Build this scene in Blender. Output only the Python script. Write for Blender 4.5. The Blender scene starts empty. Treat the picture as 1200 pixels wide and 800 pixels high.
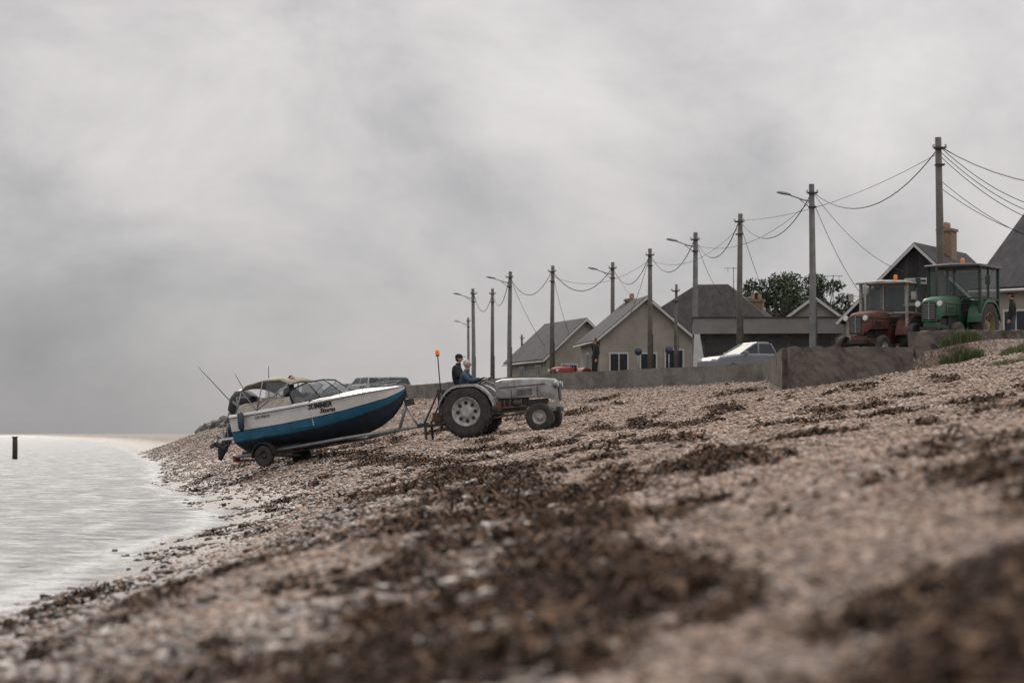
import bpy, math, random
import numpy as np
from mathutils import Vector, Matrix
random.seed(7); rng=np.random.default_rng(7)
scene=bpy.context.scene
scene.view_settings.view_transform='Standard'
scene.view_settings.look='None'
scene.view_settings.exposure=0
rad=math.radians
CAMZ=1.6; FP=2833.3
def PX(px,d): return (px-600)/FP*d
def PZ(py,d): return CAMZ+(508-py)/FP*d
# ------------------------------------------------------------ noise
def vnoise(x,y,seed=0):
    x=np.asarray(x,float); y=np.asarray(y,float)
    xi=np.floor(x).astype(np.int64); yi=np.floor(y).astype(np.int64)
    fx=x-xi; fy=y-yi; fx=fx*fx*(3-2*fx); fy=fy*fy*(3-2*fy)
    def h(a,b):
        v=(a*374761393+b*668265263+seed*144269)&0xffffffff
        v=((v^(v>>13))*1274126177)&0xffffffff
        v=v^(v>>16)
        return (v&0xffffff)/float(0xffffff)
    return (h(xi,yi)*(1-fx)+h(xi+1,yi)*fx)*(1-fy)+(h(xi,yi+1)*(1-fx)+h(xi+1,yi+1)*fx)*fy
def fbm(x,y,o=4,seed=0):
    s=0;a=.5;t=0
    for i in range(o):
        s=s+a*vnoise(x*2**i+17*i,y*2**i-9*i,seed+i); t+=a; a*=.5
    return s/t
def sst(a,b,x):
    t=np.clip((x-a)/(b-a),0,1); return t*t*(3-2*t)
# ------------------------------------------------------------ terrain
SY=[-60,0,22,40,51,73,122,267,600,2000,9000]
SX=[-4.9,-4.2,-4.3,-4.8,-5.8,-10.3,-17.5,-42,-102,-400,-2400]
def shore(Y): return np.interp(Y,SY,SX)
fs_s=np.linspace(-40,60,2001)
ft=np.interp(fs_s,[-40,-6,-2,0,1.2,2.6,4.6,7.6,9.6,12,16.4,20,23,26,60],[-2.0,-.6,-.22,0,.22,.74,1.05,1.55,1.77,2.12,2.75,3.35,4.0,4.15,4.3])
k=np.ones(31)/31; ftp=np.convolve(np.pad(ft,15,mode='edge'),k,'valid')
def fprof(s): return np.interp(s,fs_s,ftp)
WY=[66,83.6,98,124,165,270,600,2000,9000]
WX=[7.9,9.2,2.3,-5.0,-14.8,-36,-95,-390,-2300]
def wallx(Y): return np.interp(Y,WY,WX)
def weed(X,Y):
    s=X-shore(Y)
    wob=fbm(Y*.22,X*.2,3,5)-.5
    l1=np.exp(-((s-3.9+2.4*wob)/.40)**2)*sst(.30,.48,fbm(X*1.1,Y*.5,3,11))
    l1=np.maximum(l1,.9*np.exp(-((s-3.9+2.4*wob)/.9)**2)*sst(.54,.64,fbm(X*1.8,Y*.8,4,15)))
    l2=np.exp(-((s-6.1+2.0*wob)/.30)**2)*sst(.53,.64,fbm(X*.8,Y*.35,3,21))
    up=sst(.62,.73,fbm(X*1.0+5,Y*.46,4,31))*sst(4.2,5.5,s)*(1-sst(15,19,s))
    lo=sst(.60,.72,fbm(X*1.5,Y*.6,4,41))*(1-sst(3.2,4.0,s))*.6
    return np.clip(l1+l2*.8+up*.8+lo,0,1)
def base_z(X,Y):
    s=X-shore(Y)
    z=fprof(s)
    xw=wallx(Y); sh=shore(Y)
    t=(X-sh)/np.maximum(xw-sh,1)
    g=np.interp(t,[-1,0,.15,.4,.7,1.0,2],[-2,0,.6,1.55,2.6,3.45,3.5])
    w=sst(70,88,Y)
    z=z*(1-w)+g*w
    land=(X>xw)&(Y>66.1)
    lz=3.8+.4*sst(10.6,13.5,X)*(1-sst(78,88,Y))
    z=np.where(land,lz,z)
    low=sst(178,225,Y)*sst(-8,-18,X)
    z=np.where(z>0,z*(1-.86*low),z)
    return z,land
def ground_z(X,Y):
    X=np.asarray(X,float);Y=np.asarray(Y,float)
    z,land=base_z(X,Y)
    n=.16*(fbm(X*.35,Y*.35,2,51)-.5)+.09*(fbm(X*1.3,Y*1.3,3,61)-.5)+.045*(fbm(X*5,Y*5,2,71)-.5)
    n=n+.05*weed(X,Y)*fbm(X*4,Y*4,2,81)
    return z+np.where(land&(Y<200),0,n)
def gz(x,y): return float(ground_z(np.array([x]),np.array([y]))[0])
# ------------------------------------------------------------ materials
def nt(m):
    m.use_nodes=True; t=m.node_tree; return t,t.nodes,t.links
MATS={}
def mat(name,col,rough=.6,metal=0,var=.25,scale=6,bump=0,bscale=40,dirt=None,trans=0,alpha=1,coat=0,spec=.5):
    if name in MATS: return MATS[name]
    m=bpy.data.materials.new(name); t,N,L=nt(m); p=N['Principled BSDF']
    tc=N.new('ShaderNodeTexCoord'); no=N.new('ShaderNodeTexNoise'); no.inputs['Scale'].default_value=scale; no.inputs['Detail'].default_value=8; no.inputs['Roughness'].default_value=.68
    L.new(tc.outputs['Object'],no.inputs['Vector'])
    cr=N.new('ShaderNodeValToRGB'); e=cr.color_ramp.elements
    d=dirt if dirt else tuple(c*(1-var*1.6) for c in col)
    e[0].position=.32; e[0].color=(*d,1); e[1].position=.58 if dirt else .7; e[1].color=(*[min(1,c*(1+var*.4)) for c in col],1)
    L.new(no.outputs['Fac'],cr.inputs['Fac']); L.new(cr.outputs['Color'],p.inputs['Base Color'])
    p.inputs['Roughness'].default_value=rough; p.inputs['Metallic'].default_value=metal; p.inputs['Specular IOR Level'].default_value=spec
    if trans: p.inputs['Transmission Weight'].default_value=trans
    if alpha<1: p.inputs['Alpha'].default_value=alpha
    if coat: p.inputs['Coat Weight'].default_value=coat
    if bump:
        n2=N.new('ShaderNodeTexNoise'); n2.inputs['Scale'].default_value=bscale; n2.inputs['Detail'].default_value=5
        L.new(tc.outputs['Object'],n2.inputs['Vector'])
        b=N.new('ShaderNodeBump'); b.inputs['Strength'].default_value=bump; b.inputs['Distance'].default_value=.03
        L.new(n2.outputs['Fac'],b.inputs['Height']); L.new(b.outputs['Normal'],p.inputs['Normal'])
    MATS[name]=m; return m
def slate(name,c1,c2,sc=1.0):
    m=bpy.data.materials.new(name); t,N,L=nt(m); p=N['Principled BSDF']
    tc=N.new('ShaderNodeTexCoord')
    br=N.new('ShaderNodeTexBrick'); br.inputs['Scale'].default_value=3.2*sc; br.inputs['Color1'].default_value=(*c1,1); br.inputs['Color2'].default_value=(*c2,1); br.inputs['Mortar'].default_value=(*[c*.4 for c in c1],1)
    br.inputs['Mortar Size'].default_value=.012; br.inputs['Brick Width'].default_value=.7; br.inputs['Row Height'].default_value=.45
    L.new(tc.outputs['Object'],br.inputs['Vector'])
    no=N.new('ShaderNodeTexNoise'); no.inputs['Scale'].default_value=1.3; no.inputs['Detail'].default_value=6; L.new(tc.outputs['Object'],no.inputs['Vector'])
    mx=N.new('ShaderNodeMixRGB'); mx.blend_type='OVERLAY'; mx.inputs['Fac'].default_value=.6
    L.new(br.outputs['Color'],mx.inputs['Color1']); L.new(no.outputs['Fac'],mx.inputs['Color2']); L.new(mx.outputs['Color'],p.inputs['Base Color'])
    p.inputs['Roughness'].default_value=.8; p.inputs['Specular IOR Level'].default_value=.25; return m
M_tyre=mat('tyre_rubber',(.022,.021,.02),.85,bump=.3,dirt=(.06,.05,.04))
M_grey=mat('grey_tractor_paint',(.27,.27,.27),.45,.0,scale=5,dirt=(.12,.11,.10))
M_rim=mat('light_rim_paint',(.36,.36,.35),.5,dirt=(.15,.125,.105))
M_dark=mat('dark_iron',(.03,.03,.032),.6,.3,dirt=(.055,.04,.03))
M_steel=mat('galvanised_steel',(.30,.31,.32),.5,.5)
M_rust=mat('rusty_steel',(.14,.07,.04),.8)
M_orange=mat('orange_lens',(.85,.22,.02),.25)
M_red=mat('red_paint',(.30,.05,.03),.6,dirt=(.12,.045,.03))
M_green=mat('green_paint',(.02,.085,.04),.5,dirt=(.03,.05,.03))
M_orpaint=mat('orange_paint',(.13,.045,.03),.7,dirt=(.04,.028,.022))
M_white=mat('white_gelcoat',(.70,.69,.66),.28,var=.10,scale=3,coat=.3)
M_teal=mat('teal_gelcoat',(.015,.13,.22),.3,var=.25,scale=3,coat=.3)
M_navy=mat('dark_antifoul',(.02,.035,.06),.5)
M_black=mat('black_plastic',(.012,.012,.013),.35)
M_cream=mat('cream_canvas',(.42,.38,.32),.85)
M_glass=mat('dark_glass',(.025,.03,.034),.25,var=.1,spec=.3)
M_lightglass=mat('smoked_screen',(.10,.12,.13),.08,var=.1,alpha=.55)
M_cabglass=mat('cab_glass',(.12,.14,.14),.1,var=.1,alpha=.28)
M_conc=mat('dark_stone_concrete',(.13,.113,.10),.95,scale=1.6,bump=1,bscale=5,dirt=(.045,.039,.034),spec=.15)
M_conc2=mat('pale_concrete',(.19,.177,.16),.95,scale=.9,bump=1,bscale=6,dirt=(.10,.092,.08),spec=.15)
M_concl=mat('pole_concrete',(.20,.20,.195),.85,scale=3)
M_wood=mat('pole_wood',(.13,.115,.10),.85,scale=5)
M_render=mat('cream_render',(.31,.285,.245),.9,var=.2,scale=.9)
M_render2=mat('pale_render',(.32,.31,.29),.9,var=.18,scale=.9)
M_trimw=mat('white_trim',(.5,.5,.48),.6,var=.1)
M_slate=slate('slate_roof',(.030,.030,.034),(.050,.048,.052))
M_slate2=slate('brown_slate_roof',(.032,.028,.026),(.05,.043,.039))
M_brick=mat('chimney_brick',(.24,.17,.11),.9,scale=8)
M_asph=mat('asphalt',(.05,.05,.05),.9,scale=3,bump=.3)
M_skin=mat('skin',(.42,.24,.17),.5,var=.1)
M_navycl=mat('dark_cloth',(.014,.015,.018),.9)
M_blue=mat('blue_cloth',(.05,.075,.12),.9)
M_jean=mat('jeans_cloth',(.045,.055,.08),.9)
M_hairg=mat('grey_hair',(.45,.43,.40),.8)
M_hairb=mat('brown_hair',(.05,.035,.025),.8)
M_shoe=mat('shoe_leather',(.02,.018,.016),.6)
M_cable=mat('cable_sheath',(.02,.02,.02),.6)
M_silver=mat('silver_car_paint',(.20,.21,.23),.45,.1,var=.1,spec=.35)
M_carw=mat('white_car_paint',(.42,.42,.42),.45,var=.08,spec=.35)
M_carg=mat('green_car_paint',(.10,.14,.125),.45,var=.08,spec=.35)
# ------------------------------------------------------------ mesh builder
class MB:
    def __init__(s): s.v=[];s.f=[];s.m=[];s.sm=[]
    def add(s,vs,fs,m=0,smooth=False,M=None):
        o=len(s.v)
        for v in vs:
            v=Vector(v)
            if M is not None: v=M@v
            s.v.append(tuple(v))
        for f in fs: s.f.append([i+o for i in f]); s.m.append(m); s.sm.append(smooth)
    def box(s,c,d,m=0,M=None,taper=1.0,R=None):
        x,y,z=[q/2 for q in d]
        vs=[(-x,-y,-z),(x,-y,-z),(x,y,-z),(-x,y,-z),(-x*taper,-y*taper,z),(x*taper,-y*taper,z),(x*taper,y*taper,z),(-x*taper,y*taper,z)]
        T=Matrix.Translation(c)
        if R is not None: T=T@R.to_4x4()
        vs=[T@Vector(v) for v in vs]
        s.add(vs,[(0,3,2,1),(4,5,6,7),(0,1,5,4),(1,2,6,5),(2,3,7,6),(3,0,4,7)],m,False,M)
    def tube(s,pts,r,n=8,m=0,cap=True,M=None):
        P=[Vector(p) for p in pts]; rs=r if hasattr(r,'__len__') else [r]*len(P)
        vs=[];fs=[]
        a=None
        for i,p in enumerate(P):
            t=(P[min(i+1,len(P)-1)]-P[max(i-1,0)])
            if t.length<1e-9: t=Vector((0,0,1))
            t.normalize()
            if a is None:
                ref=Vector((0,0,1)) if abs(t.z)<.9 else Vector((1,0,0))
                a=t.cross(ref).normalized()
            else:
                a=(a-t*a.dot(t)).normalized()
            b=t.cross(a)
            for k in range(n):
                an=2*math.pi*k/n
                vs.append(p+(a*math.cos(an)+b*math.sin(an))*rs[i])
        for i in range(len(P)-1):
            for k in range(n):
                fs.append((i*n+k,i*n+(k+1)%n,(i+1)*n+(k+1)%n,(i+1)*n+k))
        if cap: fs.append(tuple(range(n))[::-1]); fs.append(tuple((len(P)-1)*n+k for k in range(n)))
        s.add(vs,fs,m,n>5,M)
    def lathe(s,prof,c,n=28,m=0,M=None,axis='y',smooth=True):
        vs=[];fs=[]
        for r,h in prof:
            for k in range(n):
                a=2*math.pi*k/n
                if axis=='y': v=(r*math.cos(a),h,r*math.sin(a))
                elif axis=='z': v=(r*math.cos(a),r*math.sin(a),h)
                else: v=(h,r*math.cos(a),r*math.sin(a))
                vs.append(Vector(v)+Vector(c))
        for i in range(len(prof)-1):
            for k in range(n): fs.append((i*n+k,i*n+(k+1)%n,(i+1)*n+(k+1)%n,(i+1)*n+k))
        s.add(vs,fs,m,smooth,M)
    def prism(s,poly,y0,y1,m=0,M=None,inset=0):
        n=len(poly)
        vs=[(p[0],y0,p[1]) for p in poly]+[(p[0],y1,p[1]) for p in poly]
        fs=[tuple(range(n)),tuple(range(n,2*n))[::-1]]+[(i,i+n,(i+1)%n+n,(i+1)%n) for i in range(n)]
        s.add(vs,fs,m,False,M)
    def loft(s,rings,m=0,closed=True,cap=True,smooth=True,M=None,mf=None):
        n=len(rings[0]); vs=[p for r in rings for p in r]
        o=len(s.v)
        for v in vs:
            v=Vector(v); s.v.append(tuple(M@v if M is not None else v))
        for i in range(len(rings)-1):
            for k in range(n if closed else n-1):
                s.f.append([o+i*n+k,o+i*n+(k+1)%n,o+(i+1)*n+(k+1)%n,o+(i+1)*n+k]); s.m.append(mf(k) if mf else m); s.sm.append(smooth)
        if cap:
            for i in (0,len(rings)-1):
                s.f.append([o+i*n+k for k in range(n)]); s.m.append(m); s.sm.append(False)
    def ell(s,c,r,m=0,n=12,M=None,R=None,fn=None):
        vs=[];fs=[]
        h=n//2+2
        for i in range(h+1):
            th=math.pi*i/h
            for k in range(n):
                a=2*math.pi*k/n
                v=Vector((math.sin(th)*math.cos(a)*r[0],math.sin(th)*math.sin(a)*r[1],math.cos(th)*r[2]))
                if fn: v=fn(v)
                if R is not None: v=R@v
                vs.append(v+Vector(c))
        for i in range(h):
            for k in range(n): fs.append((i*n+k,(i+1)*n+k,(i+1)*n+(k+1)%n,i*n+(k+1)%n))
        s.add(vs,fs,m,True,M)
    def make(s,name,mats,parent=None,bevel=0,fix=True):
        me=bpy.data.meshes.new(name); me.from_pydata(s.v,[],s.f); me.update()
        for m in (mats if isinstance(mats,(list,tuple)) else [mats]): me.materials.append(m)
        me.polygons.foreach_set('material_index',s.m); me.polygons.foreach_set('use_smooth',s.sm)
        if fix:
            import bmesh
            bm=bmesh.new(); bm.from_mesh(me); bmesh.ops.recalc_face_normals(bm,faces=bm.faces); bm.to_mesh(me); bm.free()
        o=bpy.data.objects.new(name,me); scene.collection.objects.link(o)
        if parent: o.parent=parent
        if bevel:
            b=o.modifiers.new('bevel','BEVEL'); b.width=bevel; b.segments=2; b.limit_method='ANGLE'; b.angle_limit=rad(40)
            b.harden_normals=False
        return o
def empty(name,loc=(0,0,0),M=None):
    e=bpy.data.objects.new(name,None); scene.collection.objects.link(e); e.empty_display_size=.3
    if M is not None: e.matrix_world=M
    else: e.location=loc
    return e
def npmesh(name,V,Fq,mats,smooth=False,midx=None,parent=None):
    me=bpy.data.meshes.new(name); nv=len(V); nf=len(Fq); k=Fq.shape[1]
    me.vertices.add(nv); me.vertices.foreach_set('co',V.astype(np.float32).ravel())
    me.loops.add(nf*k); me.loops.foreach_set('vertex_index',Fq.astype(np.int32).ravel())
    me.polygons.add(nf); me.polygons.foreach_set('loop_start',np.arange(0,nf*k,k,dtype=np.int32))
    try: me.polygons.foreach_set('loop_total',np.full(nf,k,dtype=np.int32))
    except Exception: pass
    for m in mats: me.materials.append(m)
    if midx is not None: me.polygons.foreach_set('material_index',midx.astype(np.int32))
    me.polygons.foreach_set('use_smooth',np.full(nf,smooth))
    me.update(calc_edges=True); me.validate()
    o=bpy.data.objects.new(name,me); scene.collection.objects.link(o)
    if parent: o.parent=parent
    return o
def gridmesh(name,xs,ys,zf,mats):
    XX,YY=np.meshgrid(xs,ys); ZZ=zf(XX,YY)
    V=np.stack([XX.ravel(),YY.ravel(),ZZ.ravel()],1); nx=len(xs); ny=len(ys)
    ii,jj=np.meshgrid(np.arange(nx-1),np.arange(ny-1)); a=(jj*nx+ii).ravel()
    Fq=np.stack([a,a+1,a+1+nx,a+nx],1)
    return npmesh(name,V,Fq,mats,smooth=True),XX,YY
def steps(lo,hi,fn):
    v=[lo]
    while v[-1]<hi: v.append(v[-1]+fn(v[-1]))
    return np.array(v)
# ------------------------------------------------------------ node helpers
def noise(sc,det=5,vec=None,r=.6):
    n=N.new('ShaderNodeTexNoise'); n.inputs['Scale'].default_value=sc; n.inputs['Detail'].default_value=det; n.inputs['Roughness'].default_value=r
    L.new(vec or geo.outputs['Position'],n.inputs['Vector']); return n
def ramp(src,stops):
    c=N.new('ShaderNodeValToRGB'); e=c.color_ramp.elements
    while len(e)<len(stops): e.new(.5)
    for q,(pos,col) in zip(e,stops): q.position=pos; q.color=(*col,1) if len(col)==3 else col
    L.new(src,c.inputs['Fac']); return c
def mixc(f,a,b,mode='MIX'):
    x=N.new('ShaderNodeMixRGB'); x.blend_type=mode
    for s_,i in ((f,'Fac'),(a,'Color1'),(b,'Color2')):
        if isinstance(s_,(int,float)): x.inputs[i].default_value=s_
        elif isinstance(s_,tuple): x.inputs[i].default_value=(*s_,1)
        else: L.new(s_,x.inputs[i])
    return x.outputs['Color']
def mth(op,a,b=0,c=None):
    x=N.new('ShaderNodeMath'); x.operation=op
    for i,s_ in enumerate([a,b]+([c] if c is not None else [])):
        if isinstance(s_,(int,float)): x.inputs[i].default_value=s_
        else: L.new(s_,x.inputs[i])
    return x.outputs[0]
def mapr(src,a,b,c=0,d=1):
    x=N.new('ShaderNodeMapRange'); x.inputs[1].default_value=a; x.inputs[2].default_value=b; x.inputs[3].default_value=c; x.inputs[4].default_value=d
    L.new(src,x.inputs[0]); return x.outputs[0]
# ------------------------------------------------------------ ground sheet
ys=steps(-12,9000,lambda y: .5 if y<1 else max(.055,.0062*y))
xr=steps(0,9000,lambda x: .075 if x<8 else (.16 if x<16 else .16+(x-16)*.08))
xl=steps(0,9000,lambda x: .075 if x<7 else (.14 if x<14 else .14+(x-14)*.05))
xs=np.concatenate([-xl[::-1],xr[1:]])
m=bpy.data.materials.new('shingle'); t,N,L=nt(m); p=N['Principled BSDF']
geo=N.new('ShaderNodeNewGeometry')
PEB=[(0,(.10,.072,.056)),(.2,(.21,.15,.115)),(.45,(.35,.26,.205)),(.65,(.45,.34,.27)),(.85,(.56,.46,.39)),(1,(.30,.27,.25))]
vo=N.new('ShaderNodeTexVoronoi'); vo.inputs['Scale'].default_value=24; L.new(geo.outputs['Position'],vo.inputs['Vector'])
sp=N.new('ShaderNodeSeparateColor'); L.new(vo.outputs['Color'],sp.inputs[0])
vo2=N.new('ShaderNodeTexVoronoi'); vo2.inputs['Scale'].default_value=9; L.new(geo.outputs['Position'],vo2.inputs['Vector'])
sp2=N.new('ShaderNodeSeparateColor'); L.new(vo2.outputs['Color'],sp2.inputs[0])
c1=ramp(sp.outputs[0],PEB).outputs['Color']; c2=ramp(sp2.outputs[1],PEB).outputs['Color']
col=mixc(.35,c1,c2)
edge=mapr(vo.outputs['Distance'],.2,.7,.95,.35)
col=mixc(1.0,col,edge,'MULTIPLY')
big=ramp(noise(.9,8).outputs['Fac'],[(.3,(.58,.53,.50)),(.5,(.92,.89,.87)),(.72,(1.15,1.08,1.02))]).outputs['Color']
col=mixc(1.0,col,big,'MULTIPLY')
sepp=N.new('ShaderNodeSeparateXYZ'); L.new(geo.outputs['Position'],sepp.inputs[0])
wetn=mth('ADD',sepp.outputs[2],mth('MULTIPLY',mth('SUBTRACT',noise(.7,5).outputs['Fac'],.5),1.1))
wet=mapr(wetn,.25,1.05,1,0)
col=mixc(wet,col,mixc(1.0,col,(.40,.37,.35),'MULTIPLY'))
at=N.new('ShaderNodeAttribute'); at.attribute_name='weed'
wn=noise(14,6,r=.75)
wm=mapr(mth('ADD',at.outputs['Fac'],mth('MULTIPLY',mth('SUBTRACT',wn.outputs['Fac'],.5),1.6)),.35,.8)
wcol=ramp(noise(5,6).outputs['Fac'],[(.35,(.035,.022,.014)),(.55,(.085,.052,.033)),(.7,(.17,.11,.075))]).outputs['Color']
col=mixc(mth('MULTIPLY',wm,.85),col,wcol)
# base colour darkens with distance, blending toward the weed palette
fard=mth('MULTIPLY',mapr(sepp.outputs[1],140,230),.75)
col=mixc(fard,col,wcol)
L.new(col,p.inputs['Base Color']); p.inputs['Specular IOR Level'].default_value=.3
L.new(mapr(wet,0,1,.9,.45),p.inputs['Roughness'])
hgt=mth('ADD',mth('MULTIPLY',mth('SUBTRACT',1.0,vo.outputs['Distance']),.6),mth('MULTIPLY',wn.outputs['Fac'],.5))
b=N.new('ShaderNodeBump'); b.inputs['Strength'].default_value=.9; b.inputs['Distance'].default_value=.03
L.new(hgt,b.inputs['Height']); L.new(b.outputs['Normal'],p.inputs['Normal'])
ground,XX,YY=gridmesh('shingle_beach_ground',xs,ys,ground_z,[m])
wa=ground.data.attributes.new('weed','FLOAT','POINT'); wa.data.foreach_set('value',weed(XX,YY).ravel().astype(np.float32))
# ------------------------------------------------------------ water
m=bpy.data.materials.new('sea_water'); t,N,L=nt(m); p=N['Principled BSDF']; geo=N.new('ShaderNodeNewGeometry')
p.inputs['IOR'].default_value=1.34; p.inputs['Specular IOR Level'].default_value=1.0
mp=N.new('ShaderNodeMapping'); mp.inputs['Scale'].default_value=(.6,1.0,1); mp.inputs['Rotation'].default_value=(0,0,.35); L.new(geo.outputs['Position'],mp.inputs['Vector'])
n1=noise(1.6,7,mp.outputs['Vector'],.65); n2=noise(7,6,mp.outputs['Vector'],.7)
b=N.new('ShaderNodeBump'); b.inputs['Strength'].default_value=1; b.inputs['Distance'].default_value=.6
L.new(mth('ADD',n1.outputs['Fac'],mth('MULTIPLY',n2.outputs['Fac'],.25)),b.inputs['Height']); L.new(b.outputs['Normal'],p.inputs['Normal'])
foam_glare=mapr(noise(1.4,9,mp.outputs['Vector'],.8).outputs['Fac'],.48,.66)  # whitish patches: some foam, plus bright sky glare painted into the water colour
af=N.new('ShaderNodeAttribute'); af.attribute_name='surf'
foam_glare=mth('MINIMUM',mth('ADD',mth('MULTIPLY',foam_glare,.75),mth('MULTIPLY',af.outputs['Fac'],mapr(n2.outputs['Fac'],.38,.62))),1.0)
L.new(mixc(foam_glare,(.14,.145,.145),(.76,.77,.77)),p.inputs['Base Color'])
L.new(mapr(foam_glare,0,1,.32,.6),p.inputs['Roughness'])
wys=steps(-12,9000,lambda y: .5 if y<10 else max(.12,.006*y)); wxs=-steps(0,9000,lambda x: .13 if x<14 else .13+(x-14)*.035)[::-1]
wxs=np.concatenate([wxs,[30,60]])
def wz(X,Y):
    a=1-sst(150,900,Y)
    u=X*.94+Y*.34; v=-X*.34+Y*.94
    return a*(.11*(fbm(u*.45,v*.9,3,101)-.5)+.05*(fbm(u*1.8,v*3,2,111)-.5))
wo,WXX,WYY=gridmesh('sea_water',wxs,wys,wz,[m])
sd=WXX-shore(WYY); sf=np.exp(-((sd+.5+1.2*(fbm(WXX*.5,WYY*.3,3,121)-.5))/.28)**2)+.6*np.exp(-((sd+2.4+3.5*(fbm(WXX*.5,WYY*.3,3,131)-.5))/.3)**2)*sst(.45,.6,fbm(WXX*.7,WYY*.4,2,141))
wf=wo.data.attributes.new('surf','FLOAT','POINT'); wf.data.foreach_set('value',np.clip(sf,0,1).ravel().astype(np.float32))
# ------------------------------------------------------------ instanced pebbles
def scatter(name,pts,scl,rot,material,sub=2):
    me=bpy.data.meshes.new(name); me.vertices.add(len(pts)); me.vertices.foreach_set('co',pts.astype(np.float32).ravel())
    for nme,arr in (('pscale',scl),('prot',rot)):
        A=me.attributes.new(nme,'FLOAT_VECTOR','POINT'); A.data.foreach_set('vector',arr.astype(np.float32).ravel())
    me.materials.append(material)
    o=bpy.data.objects.new(name,me); scene.collection.objects.link(o)
    g=bpy.data.node_groups.new(name+'_nodes','GeometryNodeTree')
    g.interface.new_socket('Geometry',in_out='INPUT',socket_type='NodeSocketGeometry'); g.interface.new_socket('Geometry',in_out='OUTPUT',socket_type='NodeSocketGeometry')
    gi=g.nodes.new('NodeGroupInput'); go=g.nodes.new('NodeGroupOutput')
    ico=g.nodes.new('GeometryNodeMeshIcoSphere'); ico.inputs['Radius'].default_value=1; ico.inputs['Subdivisions'].default_value=sub
    spn=g.nodes.new('GeometryNodeSetPosition'); nz=g.nodes.new('ShaderNodeTexNoise'); nz.inputs['Scale'].default_value=.9; nz.inputs['Detail'].default_value=1
    sb=g.nodes.new('ShaderNodeVectorMath'); sb.operation='SUBTRACT'; sb.inputs[1].default_value=(.5,.5,.5)
    sc=g.nodes.new('ShaderNodeVectorMath'); sc.operation='SCALE'; sc.inputs['Scale'].default_value=1.1
    g.links.new(nz.outputs['Color'],sb.inputs[0]); g.links.new(sb.outputs[0],sc.inputs[0]); g.links.new(sc.outputs[0],spn.inputs['Offset'])
    g.links.new(ico.outputs['Mesh'],spn.inputs['Geometry'])
    ss=g.nodes.new('GeometryNodeSetShadeSmooth'); g.links.new(spn.outputs[0],ss.inputs[0])
    sm=g.nodes.new('GeometryNodeSetMaterial'); sm.inputs['Material'].default_value=material; g.links.new(ss.outputs[0],sm.inputs[0])
    ip=g.nodes.new('GeometryNodeInstanceOnPoints'); g.links.new(gi.outputs[0],ip.inputs['Points']); g.links.new(sm.outputs[0],ip.inputs['Instance'])
    for nme,sk in (('pscale','Scale'),('prot','Rotation')):
        na=g.nodes.new('GeometryNodeInputNamedAttribute'); na.data_type='FLOAT_VECTOR'; na.inputs['Name'].default_value=nme
        g.links.new(na.outputs['Attribute'],ip.inputs[sk])
    g.links.new(ip.outputs[0],go.inputs[0])
    md=o.modifiers.new('instances','NODES'); md.node_group=g
    return o
def pebmat(name,stops,rough=.75,spec=.35):
    global N,L
    m=bpy.data.materials.new(name); t,N,L=nt(m); p=N['Principled BSDF']
    oi=N.new('ShaderNodeObjectInfo'); tc=N.new('ShaderNodeTexCoord')
    c=ramp(oi.outputs['Random'],stops).outputs['Color']
    n=noise(3,5,tc.outputs['Object']); c=mixc(1.0,c,ramp(n.outputs['Fac'],[(.3,(.7,.7,.7)),(.7,(1.15,1.12,1.1))]).outputs['Color'],'MULTIPLY')
    L.new(c,p.inputs['Base Color']); p.inputs['Roughness'].default_value=rough; p.inputs['Specular IOR Level'].default_value=spec; return m
PM=pebmat('pebble_stone',[(0,(.12,.088,.07)),(.2,(.25,.18,.135)),(.45,(.38,.28,.22)),(.7,(.47,.355,.28)),(.88,(.59,.50,.43)),(1,(.33,.30,.28))],.85,.2)
RM=pebmat('wet_rock',[(0,(.045,.034,.027)),(.4,(.10,.075,.058)),(.8,(.19,.145,.115)),(1,(.30,.25,.21))],.5)
P=[];S=[]
for (y0,y1,x0,x1,dens_,r0,r1) in ((2.2,11,-5.2,4.5,420,.009,.023),(11,32,-5.6,9.5,150,.013,.034),(32,95,-14,15,48,.022,.055),(95,190,-27,7,14,.04,.08)):
    n=int((y1-y0)*(x1-x0)*dens_); x=rng.uniform(x0,x1,n); y=rng.uniform(y0,y1,n)
    s_=x-shore(y); keep=(s_>1.6+rng.uniform(-1.4,1.4,n))&(np.abs(x)<.24*y+1.8)&~((x>wallx(y)-.2)&(y>65.5))
    keep&=(rng.uniform(0,1,n)>weed(x,y)*.85)
    x=x[keep];y=y[keep]; r=r0+(r1-r0)*rng.beta(1.6,3.5,len(x))
    P.append(np.stack([x,y,ground_z(x,y)+r*.15],1)); S.append(np.stack([r*rng.uniform(.9,1.5,len(x)),r*rng.uniform(.8,1.2,len(x)),r*rng.uniform(.5,.8,len(x))],1))
P=np.concatenate(P);S=np.concatenate(S); R=np.stack([rng.uniform(-.4,.4,len(P)),rng.uniform(-.4,.4,len(P)),rng.uniform(0,6.28,len(P))],1)
scatter('beach_pebbles',P,S,R,PM)
n=70000; y=2.5+200*rng.uniform(0,1,n)**1.7; x=shore(y)+rng.uniform(-1.9,4.2,n)*(1+y*.006)
cl=fbm(x*1.1,y*.6,3,91); keep=(rng.uniform(0,1,n)<sst(.38,.60,cl))&(rng.uniform(0,1,n)<np.where(x-shore(y)<-.2,.35,1))
x=x[keep];y=y[keep]; r=.013+.055*rng.beta(1.2,5,len(x))*(1+y*.01)
P=np.stack([x,y,ground_z(x,y)+r*.1],1);S=np.stack([r*rng.uniform(.9,1.6,len(x)),r*rng.uniform(.8,1.2,len(x)),r*rng.uniform(.5,.9,len(x))],1)
R=np.stack([rng.uniform(-.4,.4,len(P)),rng.uniform(-.4,.4,len(P)),rng.uniform(0,6.28,len(P))],1)
scatter('shore_rocks',P,S,R,RM)
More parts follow.
